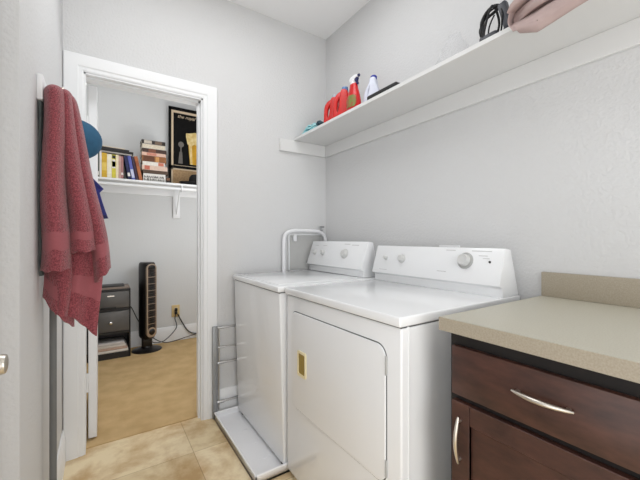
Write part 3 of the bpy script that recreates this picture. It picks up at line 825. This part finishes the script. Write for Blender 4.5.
b = new(); grid_sheet(b, bb2, 20, 3, 0.012); finish('hem_band', b, M['navyp'], lb)
b = new(); tube(b, smooth_path([(-0.118, 2.045, 1.585), (-0.113, 2.052, 1.605), (-0.112, 2.060, 1.622), (-0.108, 2.052, 1.605), (-0.10, 2.045, 1.585)], 5), 0.003, 6); finish('strap', b, M['bluebag'], lb)

# ------------------------------------------------------------------ closet
CZ = 1.732
cs = thing('closet_shelf', 'white closet shelf with hanging rod on the closet back wall', 'shelf', (0.5, 3.88, 1.4))
b = new(); box(b, -0.70, 1.75, 3.70, YB, CZ - 0.019, CZ, 0.003, 2); finish('shelf_board', b, M['trim'], cs)
b = new(); box(b, -0.70, 1.75, YB - 0.018, YB, CZ - 0.105, CZ - 0.019, 0.002, 1); finish('cleat', b, M['trim'], cs)
b = new(); tube(b, [(-0.70, 3.735, CZ - 0.052), (1.75, 3.735, CZ - 0.052)], 0.017, 16); finish('hanging_rod', b, M['trim'], cs)
b = new()
box(b, 0.672, 0.745, YB - 0.022, YB - 0.004, 1.385, CZ - 0.019, 0.003, 2)
box(b, 0.700, 0.718, 3.71, YB - 0.02, CZ - 0.030, CZ - 0.0195, 0.002, 1)
tube(b, [(0.709, YB - 0.02, 1.43), (0.709, 3.80, CZ - 0.035)], 0.007, 8)
tube(b, smooth_path([(0.709, 3.715, CZ - 0.022), (0.709, 3.708, CZ - 0.045), (0.709, 3.716, CZ - 0.072), (0.709, 3.735, CZ - 0.078), (0.709, 3.757, CZ - 0.066)], 5), 0.008, 8)
finish('bracket', b, M['trim'], cs)

def xf(bm, mt):
    bmesh.ops.transform(bm, matrix=mt, verts=bm.verts[:]); return bm

def book(name, label, t, dpt, h, cover, mt, group, band=None, cat='book', pages=None):
    """upright book: thickness t along X, spine on -Y, height h along Z; mt places it"""
    root = thing(name, label, cat, mt.translation, group)
    b = new(); box(b, 0, 0.0022, 0, dpt, 0, h); box(b, t - 0.0022, t, 0, dpt, 0, h); box(b, 0, t, -0.003, 0.0022, 0, h, 0.001, 1)
    finish('cover', xf(b, mt), cover, root)
    b = new(); box(b, 0.0023, t - 0.0023, 0.0024, dpt - 0.004, 0.003, h - 0.003); finish('pages', xf(b, mt), pages or M['paper'], root)
    if band:
        for z0, z1, m in band:
            b = new(); box(b, 0.0025, t - 0.0025, -0.0036, -0.0028, z0 * h, z1 * h); finish('spine_label', xf(b, mt), m, root)
    return root

Wm, Km = cmat(232, 228, 220), cmat(28, 24, 24)
G = 'upright books on the closet shelf'
yb = 3.76
def up(x, lean=0.0):
    return Matrix.Translation((x, yb, CZ + 0.0005)) @ Matrix.Rotation(lean, 4, 'Y')
UB = [  # x, t, h, colour, what, bands
    (-0.045, 0.030, 0.225, (70, 74, 62), 'dark green book, leftmost upright on the closet shelf', [(.1, .25, Wm)]),
    (-0.014, 0.016, 0.236, (236, 232, 228), 'thin white book left of the mustard one on the closet shelf', None),
    (0.003, 0.042, 0.226, (214, 172, 52), 'thick mustard yellow book on the closet shelf', [(.30, .62, cmat(232, 200, 96))]),
    (0.046, 0.038, 0.220, (240, 232, 208), 'thick cream white book right of the mustard book', None),
    (0.085, 0.032, 0.218, (214, 200, 70), 'lime yellow book with black and white spine patch', [(.44, .80, Wm), (.84, .97, Km), (.5, .72, Km)]),
    (0.118, 0.022, 0.222, (238, 222, 190), 'slim pale cream book right of the lime yellow one', None),
    (0.141, 0.018, 0.216, (198, 160, 150), 'slim dusty pink book on the closet shelf', None),
    (0.160, 0.020, 0.212, (168, 120, 118), 'mauve book left of the leaning blue books', [(.2, .3, Wm)]),
]
for x, t, h, c, lab_, bd in UB:
    book('book', lab_, t, 0.17, h * 1.06, cmat(*c), up(x), G, bd)
LB = [
    (0.220, 0.026, 0.226, (30, 34, 78), 'dark navy book leaning left, first of the tilted books', [(.15, .3, Wm)]),
    (0.250, 0.030, 0.228, (88, 96, 172), 'blue violet book leaning left in the row of tilted books', [(.1, .45, cmat(200, 204, 226))]),
    (0.285, 0.020, 0.224, (60, 40, 60), 'dark plum book leaning left behind the brown one', None),
    (0.310, 0.030, 0.232, (176, 104, 62), 'rust brown book leaning left at the right end of the row', [(.6, .8, cmat(150, 80, 46))]),
]
for k, (x, t, h, c, lab_, bd) in enumerate(LB):
    book('book', lab_, t, 0.17, h * 1.05, cmat(*c), up(x + 0.003 + 0.002 * k, -0.17 - 0.010 * k), G, bd)

# flat stack lying across the uprights
G2 = 'flat books lying across the upright row'
def flat(x, y, z, rz=0.0, ry=0.0):
    # spine along X, thickness up
    return Matrix.Translation((x, y, z)) @ Matrix.Rotation(rz, 4, 'Z') @ Matrix.Rotation(ry, 4, 'Y') @ Matrix.Rotation(PI / 2, 4, 'Z') @ Matrix.Rotation(PI / 2, 4, 'X') @ Matrix.Rotation(PI / 2, 4, 'Z')
def fbook(label, x0, ln, y0, dpt, z0, t, cover, group, band=None, tilt=0.0, rz=0.0, pages=None, spine=True):
    root = thing('book', label, 'book', (x0 + ln / 2, y0 + dpt / 2, z0), group)
    mt = Matrix.Translation((x0, y0, z0)) @ Matrix.Rotation(rz, 4, 'Z') @ Matrix.Rotation(tilt, 4, 'Y')
    b = new(); box(b, 0, ln, 0, dpt, 0, 0.0028); box(b, 0, ln, 0, dpt, t - 0.0028, t)
    if spine: box(b, 0, ln, -0.003, 0.0022, 0, t, 0.001, 1)
    else: box(b, 0, ln, dpt - 0.0022, dpt + 0.003, 0, t, 0.001, 1)
    finish('cover', xf(b, mt), cover, root)
    b = new(); box(b, 0.003, ln - 0.003, 0.0024, dpt - 0.004, 0.0029, t - 0.0029); finish('pages', xf(b, mt), pages or M['paper'], root)
    if band and spine:
        for a0, a1, m in band:
            b = new(); box(b, a0 * ln, a1 * ln, -0.0038, -0.0028, 0.003, t - 0.003); finish('spine_label', xf(b, mt), m, root)
    return root
zt = CZ + 0.252
fbook('pale grey binder lying lowest across the upright books', -0.035, 0.29, 3.765, 0.20, zt, 0.014, cmat(196, 190, 184), G2, None, 0.035)
fbook('black folder lying flat, middle of the pile above the books', -0.045, 0.31, 3.750, 0.21, zt + 0.016, 0.018, Km, G2, None, 0.035)
fbook('black sketchbook lying flat just below the cream pad', -0.030, 0.26, 3.760, 0.20, zt + 0.034, 0.016, cmat(36, 28, 28), G2, None, 0.035)
fbook('thin cream pad on top of the black flat books', -0.045, 0.24, 3.760, 0.19, zt + 0.051, 0.008, cmat(226, 212, 190), G2, None, 0.035)

# middle stack
G3 = 'flat books stacked in the middle of the closet shelf'
MS = [  # bottom to top: t, colour, x0, len, label, band, spine outwards?
    (0.072, (226, 222, 216), 0.352, 0.205, 'thick white box set with black lettering pattern, bottom of the middle stack', 'pat', True),
    (0.024, (84, 64, 50), 0.348, 0.232, 'dark brown book just above the white lettered one', None, True),
    (0.030, (224, 196, 178), 0.340, 0.235, 'pale peach book low in the middle stack', [(.1, .3, cmat(200, 110, 90))], True),
    (0.026, (232, 226, 216), 0.345, 0.205, 'white paperback with red end in the middle stack', [(.7, .95, cmat(206, 120, 96))], True),
    (0.040, (150, 96, 54), 0.342, 0.222, 'thick caramel brown book in the middle stack', [(.05, .5, cmat(104, 62, 38)), (.55, .7, cmat(206, 150, 90))], True),
    (0.022, (228, 190, 170), 0.340, 0.220, 'thin salmon book under the dark one in the middle stack', [(.2, .6, cmat(210, 140, 120))], True),
    (0.026, (70, 48, 40), 0.344, 0.222, 'dark chocolate book second below the top of the stack', [(.25, .55, cmat(130, 80, 60))], True),
    (0.030, (214, 206, 196), 0.342, 0.215, 'cream book directly below the topmost of the stack', None, False),
    (0.026, (44, 36, 34), 0.338, 0.218, 'dark striped book on top of the middle stack', [(.1, .42, cmat(200, 190, 176)), (.55, .85, cmat(120, 100, 84))], True),
]
z = CZ + 0.0005
for t, c, x0, ln, lab_, bd, spn in MS:
    t *= 1.5 if bd != 'pat' else 1.15
    if bd == 'pat':
        rt = fbook(lab_, x0, ln, 3.755, 0.19, z, t, cmat(*c), G3)
        b = new(); random.seed(3)
        for i in range(11):
            for j in range(2):
                xx = x0 + 0.012 + i * 0.0170; zz = z + 0.010 + j * 0.027
                sl = random.choice((-0.005, 0.004, 0.006))
                poly(b, [(xx, 3.7514, zz), (xx + 0.007, 3.7514, zz), (xx + 0.007 + sl, 3.7514, zz + 0.023), (xx + sl, 3.7514, zz + 0.023)], (0, -0.0006, 0))
                if random.random() < .6: box(b, xx, xx + 0.014, 3.7508, 3.7514, zz + 0.009, zz + 0.013)
        finish('spine_lettering', b, Km, rt)
    else:
        fbook(lab_, x0, ln, 3.76 + random.uniform(-.004, .004), 0.18, z, t, cmat(*c), G3, bd, spine=spn)
    z += t + 0.0004
fbook('small dark book lying beside the white box set', 0.566, 0.035, 3.762, 0.15, CZ + 0.0005, 0.030, cmat(52, 38, 34), G3)
fbook('small brown book on the dark one beside the box set', 0.568, 0.032, 3.764, 0.15, CZ + 0.031, 0.026, cmat(120, 84, 60), G3)

# framed poster standing on the shelf against the wall
PX0, PX1, PZ0, PZ1 = 0.622, 1.10, CZ + 0.001, CZ + 0.895
PYF = 3.985
po = thing('framed_poster', 'tall black framed beer poster with tan lower panel, standing on the closet shelf', 'picture', (0.86, PYF, CZ))
b = new()
fw = 0.026
zm0, zm1 = CZ + 0.212, CZ + 0.242     # cross bar
for x0, x1, z0, z1 in ((PX0, PX0 + fw, PZ0, PZ1), (PX1 - fw, PX1, PZ0, PZ1), (PX0, PX1, PZ1 - fw - 0.008, PZ1), (PX0, PX1, PZ0, PZ0 + 0.012), (PX0, PX1, zm0, zm1)):
    box(b, x0, x1, PYF - 0.012, PYF + 0.012, z0, z1, 0.002, 1)
finish('frame', b, M['posterblack'], po)
b = new(); box(b, PX0 + 0.02, PX1 - 0.02, PYF - 0.002, PYF + 0.006, zm1 - 0.01, PZ1 - 0.02); finish('mat_border', b, M['cream'], po)
ax0, ax1, az0, az1 = PX0 + 0.050, PX1 - 0.050, zm1 + 0.008, PZ1 - 0.062
b = new(); box(b, ax0, ax1, PYF - 0.004, PYF - 0.001, az0, az1); finish('print_sheet', b, M['posterblack'], po)
b = new()
box(b, PX0 + 0.026, PX0 + 0.044, PYF - 0.006, PYF + 0.004, PZ0 + 0.012, zm0); box(b, PX0 + 0.026, PX1 - 0.026, PYF - 0.006, PYF + 0.004, zm0 - 0.016, zm0)
finish('lower_border', b, M['cream'], po)
b = new(); box(b, PX0 + 0.04, PX1 - 0.026, PYF - 0.002, PYF + 0.004, PZ0 + 0.012, zm0 - 0.014); finish('lower_panel', b, M['cork'], po)
b = text_bm('the royal', 0.052, (ax0 + 0.040, PYF - 0.0045, az1 - 0.050), (1, 0, -0.02), (0, 0, 1), 0.0006, 0.35)
finish('lettering', b, M['cream'], po)
# glass of beer, low relief print
gx = 0.905
b = new(); poly(b, [(gx - 0.058, PYF - 0.0042, az0 + 0.02), (gx + 0.105, PYF - 0.0042, az0 + 0.02), (gx + 0.125, PYF - 0.0042, az0 + 0.27), (gx - 0.078, PYF - 0.0042, az0 + 0.27)], (0, -0.0008, 0)); finish('beer_glass', b, M['beer'], po)
b = new(); poly(b, [(gx - 0.052, PYF - 0.0051, az0 + 0.02), (gx - 0.030, PYF - 0.0051, az0 + 0.02), (gx - 0.040, PYF - 0.0051, az0 + 0.27), (gx - 0.072, PYF - 0.0051, az0 + 0.27)], (0, -0.0004, 0))
poly(b, [(x, PYF - 0.0052, zz) for x, zz in [(gx - 0.086, az0 + 0.25), (gx - 0.050, az0 + 0.225), (gx - 0.01, az0 + 0.255), (gx + 0.04, az0 + 0.235), (gx + 0.132, az0 + 0.25), (gx + 0.14, az0 + 0.36), (gx + 0.10, az0 + 0.385), (gx + 0.05, az0 + 0.375), (gx, az0 + 0.392), (gx - 0.06, az0 + 0.375), (gx - 0.10, az0 + 0.37), (gx - 0.102, az0 + 0.335)]], (0, -0.0008, 0)); finish('beer_foam', b, M['foam'], po)
# small goblet figure
fx, fz = ax0 + 0.075, az0 + 0.05
b = new()
poly(b, [(fx - 0.026, PYF - 0.0042, fz - 0.03), (fx + 0.022, PYF - 0.0042, fz - 0.03), (fx + 0.016, PYF - 0.0042, fz + 0.10), (fx - 0.012, PYF - 0.0042, fz + 0.10)], (0, -0.0006, 0))
poly(b, [(fx + 0.004 + 0.030 * math.cos(a), PYF - 0.0043, fz + 0.185 + 0.032 * math.sin(a)) for a in [2 * PI * i / 16 for i in range(16)]], (0, -0.0008, 0))
box(b, fx - 0.004, fx + 0.010, PYF - 0.0050, PYF - 0.0042, fz + 0.10, fz + 0.16)
finish('goblet_figure', b, M['figure'], po)

# hat on the shelf
ht = thing('felt_hat', 'black felt hat on the closet shelf in front of the poster', 'hat', (0.88, 3.80, CZ))
b = new(); lathe(b, (0.87, 3.80, CZ + 0.002), (0, 0, 1), [(0.0, 0.08), (0.012, 0.14), (0.030, 0.168), (0.036, 0.160), (0.030, 0.10)], 32, sx=1.05, sy=0.6, ref=(1, 0, 0)); finish('brim', b, M['felt'], ht)
b = new(); lathe(b, (0.89, 3.80, CZ + 0.025), (0, 0, 1), [(0, 0.092), (0.03, 0.090), (0.07, 0.082), (0.095, 0.064), (0.102, 0.03), (0.096, 0.008)], 32, sx=1.05, sy=0.85, ref=(1, 0, 0)); finish('crown', b, M['felt'], ht)

# tower fan
FXc, FYc = 0.395, 3.845
tf = thing('tower_fan', 'tall black tower fan with champagne trim standing on the closet carpet', 'fan', (FXc, FYc, 0.004))
b = new(); lathe(b, (FXc, FYc, 0.004), (0, 0, 1), [(0, 0.140), (0.006, 0.142), (0.014, 0.128), (0.022, 0.085), (0.034, 0.055), (0.05, 0.05)], 40, sy=0.9, ref=(1, 0, 0)); finish('base', b, M['fan'], tf)
b = new(); box(b, FXc - 0.05, FXc + 0.045, FYc - 0.045, FYc + 0.045, 0.04, 0.155, 0.015, 3); finish('neck', b, M['fan'], tf)
fa = math.radians(24)           # face turned towards the doorway's right
def fr(bm):                      # build facing -Y, then turn
    bmesh.ops.rotate(bm, verts=bm.verts[:], cent=Vector((FXc, FYc, 0)), matrix=Matrix.Rotation(fa, 3, 'Z')); return bm
def fanloop(z, k=1.0):
    pts = []
    for i in range(28):
        a = 2 * PI * i / 28
        cx_, sy_ = math.cos(a), math.sin(a)
        pts.append(Vector((FXc + k * 0.064 * math.copysign(abs(cx_) ** 0.6, cx_), FYc + k * 0.085 * math.copysign(abs(sy_) ** 0.75, sy_), z)))
    return pts
b = new(); b2 = bmesh.new()
rs = [[b2.verts.new(p) for p in fanloop(z_, k_)] for z_, k_ in ((0.125, 0.70), (0.135, 0.86), (0.155, 0.97), (0.20, 1.0), (0.86, 1.0), (0.89, 0.98), (0.905, 0.92), (0.912, 0.80))]
skin(b2, rs, True); bmesh.ops.recalc_face_normals(b2, faces=b2.faces[:]); merge(b, b2); finish('housing', fr(b), M['fan'], tf)
fy = FYc - 0.0845
def oval(hw, z0, z1, r, n=6):
    return [(FXc + a, c) for a, c in rrect(-hw, hw, z0, z1, r, n)]
b = new()
b2 = bmesh.new(); A_, B_ = oval(0.051, 0.150, 0.898, 0.045), oval(0.041, 0.160, 0.888, 0.036)
R = [[b2.verts.new((x, y, z_)) for x, z_ in L] for y, L in ((fy + 0.03, A_), (fy - 0.004, A_), (fy - 0.004, B_), (fy + 0.03, B_))]
skin(b2, R, False); bmesh.ops.recalc_face_normals(b2, faces=b2.faces[:]); merge(b, b2)
lathe(b, (FXc, fy + 0.004, 0.205), (0, -1, 0), [(-0.01, 0.045), (0.009, 0.045), (0.010, 0.03)], 28)
finish('trim', fr(b), M['fantrim'], tf)
b = new(); poly(b, [(x, fy + 0.001, z_) for x, z_ in oval(0.041, 0.16, 0.888, 0.036)], (0, 0.02, 0))
finish('grille', fr(b), M['fangrille'], tf)
b = new()
for i in range(24):
    z_ = 0.262 + i * 0.0235
    box(b, FXc - 0.041, FXc + 0.041, fy - 0.0035, fy + 0.002, z_, z_ + 0.005)
finish('louvre', fr(b), M['drawerframe'], tf)
for i in range(8):
    z_ = 0.285 + i * 0.0680
    b = new(); box(b, FXc - 0.041, FXc + 0.041, fy - 0.0045, fy + 0.002, z_, z_ + 0.004)
    finish('cross_bar', fr(b), M['fantrim'], tf)
b = new(); lathe(b, (FXc, fy - 0.004, 0.205), (0, -1, 0), [(0, 0.031), (0.006, 0.031), (0.012, 0.024), (0.014, 0.02)], 28); finish('control_dial', fr(b), M['fan'], tf)
b = new(); box(b, FXc - 0.036, FXc + 0.036, fy - 0.006, fy + 0.002, 0.842, 0.878, 0.004, 2); finish('control_panel', fr(b), M['fan'], tf)

# outlet with plug and cords
ol = thing('wall_outlet', 'almond outlet plate with black plug on the closet back wall', 'outlet', (0.705, YB, 0.27))
b = new(); box(b, 0.660, 0.745, YB - 0.008, YB, 0.272, 0.405, 0.004, 2); finish('plate', b, M['almond'], ol)
b = new(); box(b, 0.686, 0.720, YB - 0.011, YB - 0.007, 0.30, 0.378, 0.004, 2); finish('socket', b, M['cream'], ol)
pg = thing('power_plug', 'black power plug and cord pushed into the almond outlet', 'plug', (0.705, YB - 0.02, 0.30))
b = new(); box(b, 0.690, 0.717, YB - 0.04, YB - 0.0115, 0.338, 0.374, 0.006, 2); box(b, 0.690, 0.717, YB - 0.04, YB - 0.0115, 0.303, 0.334, 0.006, 2); box(b, 0.698, 0.710, YB - 0.03, YB - 0.014, 0.31, 0.37)
finish('plug_body', b, M['black'], pg)
b = new(); tube(b, smooth_path([(0.722, YB - 0.024, 0.303), (0.735, YB - 0.026, 0.27), (0.775, YB - 0.026, 0.19), (0.83, YB - 0.028, 0.10), (0.90, YB - 0.03, 0.06), (1.02, YB - 0.032, 0.05), (1.2, YB - 0.034, 0.03), (1.5, YB - 0.06, 0.012)], 8), 0.006, 8)
finish('cord', b, M['black'], pg)
b = new(); tube(b, smooth_path([(0.700, YB - 0.028, 0.303), (0.690, YB - 0.03, 0.26), (0.705, YB - 0.035, 0.20), (0.700, YB - 0.05, 0.155), (0.63, YB - 0.09, 0.09), (0.55, YB - 0.13, 0.05), (0.47, YB - 0.14, 0.055), (0.43, YB - 0.15, 0.085)], 8), 0.0045, 8)
finish('power_cord', b, M['charcoal'], tf)
b = new(); tube(b, smooth_path([(0.95, YB - 0.035, 0.055), (0.82, YB - 0.05, 0.04), (0.68, YB - 0.07, 0.02), (0.58, YB - 0.09, 0.025), (0.50, YB - 0.075, 0.06), (0.42, YB - 0.06, 0.14), (0.33, YB - 0.04, 0.28), (0.27, YB - 0.03, 0.42), (0.245, YB - 0.03, 0.45)], 8), 0.0045, 8)
one('extension_lead', b, M['blackrub'], 'black extension lead passing behind the fan along the closet baseboard', 'extension lead', base=(0.6, YB - .06, 0.02))

# storage drawer unit
dx_0, dx_1, dyf, dyb = -0.11, 0.240, 3.735, 3.985
du = thing('drawer_unit', 'dark grey storage unit with two drawers and an open bottom shelf', 'drawer unit', (0.065, 3.86, 0.004))
b = new()
box(b, dx_0, dx_0 + 0.012, dyf, dyb, 0.004, 0.665, 0.002, 1); box(b, dx_1 - 0.012, dx_1, dyf, dyb, 0.004, 0.665, 0.002, 1)
for z0, z1 in ((0.004, 0.062), (0.240, 0.262), (0.462, 0.486), (0.650, 0.668)): box(b, dx_0, dx_1, dyf, dyb, z0, z1, 0.002, 1)
box(b, dx_0, dx_1, dyb - 0.008, dyb, 0.004, 0.665)
finish('housing', b, M['drawerframe'], du)
for z0, z1, kn in ((0.266, 0.458, 'k'), (0.490, 0.646, 's')):
    b = new(); box(b, dx_0 + 0.014, dx_1 - 0.014, dyf - 0.008, dyb - 0.02, z0, z1, 0.005, 2); g = finish('drawer', b, M['drawergrey'], du)
    if kn == 'k':
        b = new(); lathe(b, (0.075, dyf - 0.008, 0.352), (0, -1, 0), [(-0.001, 0.010), (0.006, 0.010), (0.012, 0.016), (0.018, 0.014), (0.02, 0.008)], 18); finish('knob', b, M['chrome'], g)
    else:
        b = new(); box(b, 0.048, 0.105, dyf - 0.0105, dyf - 0.007, 0.600, 0.612, 0.001, 1); finish('name_plate', b, M['chrome'], g)
        b = new(); box(b, 0.0, 0.12, dyf - 0.016, dyf - 0.007, 0.490, 0.502, 0.003, 1); finish('pull_lip', b, M['drawerframe'], g)
b = new(); box(b, dx_0 + 0.004, dx_1 - 0.006, dyf + 0.004, dyb - 0.01, 0.6685, 0.688, 0.004, 2)
one('storage_tray', b, M['taupe'], 'flat taupe tray lying on top of the grey drawer unit', 'tray')
b = new(); box(b, dx_0 + 0.02, dx_1 - 0.05, dyf + 0.02, dyb - 0.05, 0.6885, 0.700, 0.003, 2)
one('notebook', b, M['drawerframe'], 'thin dark notebook lying on the taupe tray', 'notebook')
G4 = 'magazines in the bottom of the drawer unit'
for k, (t, c, lab_, x1) in enumerate([(0.022, (228, 222, 214), 'white magazine at the bottom of the drawer unit shelf', 0.222), (0.024, (196, 168, 150), 'tan magazine second from the bottom in the drawer unit', 0.215),
                                     (0.020, (220, 210, 200), 'cream magazine under the grey one in the drawer unit', 0.205), (0.026, (206, 200, 196), 'pale grey magazine on top in the drawer unit shelf', 0.190)]):
    z0 = 0.0625 + [0, 0.0225, 0.047, 0.0675][k]
    b = new(); box(b, dx_0 + 0.02, x1, dyf + 0.004 * (k + 1), dyb - 0.03, z0, z0 + t - 0.001, 0.004, 2)
    one('magazine', b, cmat(*c), lab_, 'magazine', G4)

# ------------------------------------------------------------------ lights
def area(name, loc, size, sizey, power, rot=(0, 0, 0), col=(1, 1, 1)):
    l = bpy.data.lights.new(name, 'AREA'); l.shape = 'RECTANGLE'; l.size = size; l.size_y = sizey; l.energy = power; l.color = col
    o = bpy.data.objects.new(name, l); COL.objects.link(o); o.location = loc; o.rotation_euler = rot
    return o
def globe(name, loc, radius, power, col=(1, 1, 1)):
    l = bpy.data.lights.new(name, 'POINT'); l.energy = power; l.shadow_soft_size = radius; l.color = col
    o = bpy.data.objects.new(name, l); COL.objects.link(o); o.location = loc
    return o
NEU = (0.97, 0.985, 1.0)
area('laundry_ceiling_lamp', (0.45, 1.35, 2.72), 1.1, 0.55, 6.2, col=NEU)
area('back_fill_light', (0.50, -1.62, 1.15), 1.9, 2.2, 27, rot=(PI / 2, 0, 0), col=NEU)  # added soft fill behind the camera, stands for no window
area('left_fill_light', (-0.44, 0.06, 1.05), 0.72, 2.0, 5.5, rot=(PI / 2, 0, -PI / 2), col=NEU)  # added unseen fill from the left for appliance fronts and dryer side
globe('closet_fill_light', (1.05, 2.95, 1.45), 0.30, 13, NEU)  # added fill hung out of view to even out the closet back wall
globe('closet_ceiling_lamp', (0.1, 3.1, 2.45), 0.20, 4, NEU)

wd = bpy.data.worlds.new('World'); SC.world = wd; wd.use_nodes = True
wd.node_tree.nodes['Background'].inputs[0].default_value = (0.9, 0.95, 1, 1)
wd.node_tree.nodes['Background'].inputs[1].default_value = 0.3

# ------------------------------------------------------------------ camera
cam = bpy.data.cameras.new('Camera'); co = bpy.data.objects.new('Camera', cam); COL.objects.link(co)
cam.sensor_width = 36.0; cam.sensor_fit = 'HORIZONTAL'
cam.lens = 331.09 / 640 * 36.0
co.location = (0, 0, 1.1554)
co.rotation_euler = (PI / 2, 0, -0.5838)
cam.shift_y = -(240 - 238.61) / 640.0
cam.clip_start = 0.02
SC.camera = co
vs = SC.view_settings
vs.view_transform = 'Standard'; vs.look = 'None'; vs.gamma = 1.0; vs.use_curve_mapping = False
vs.exposure = 0.65
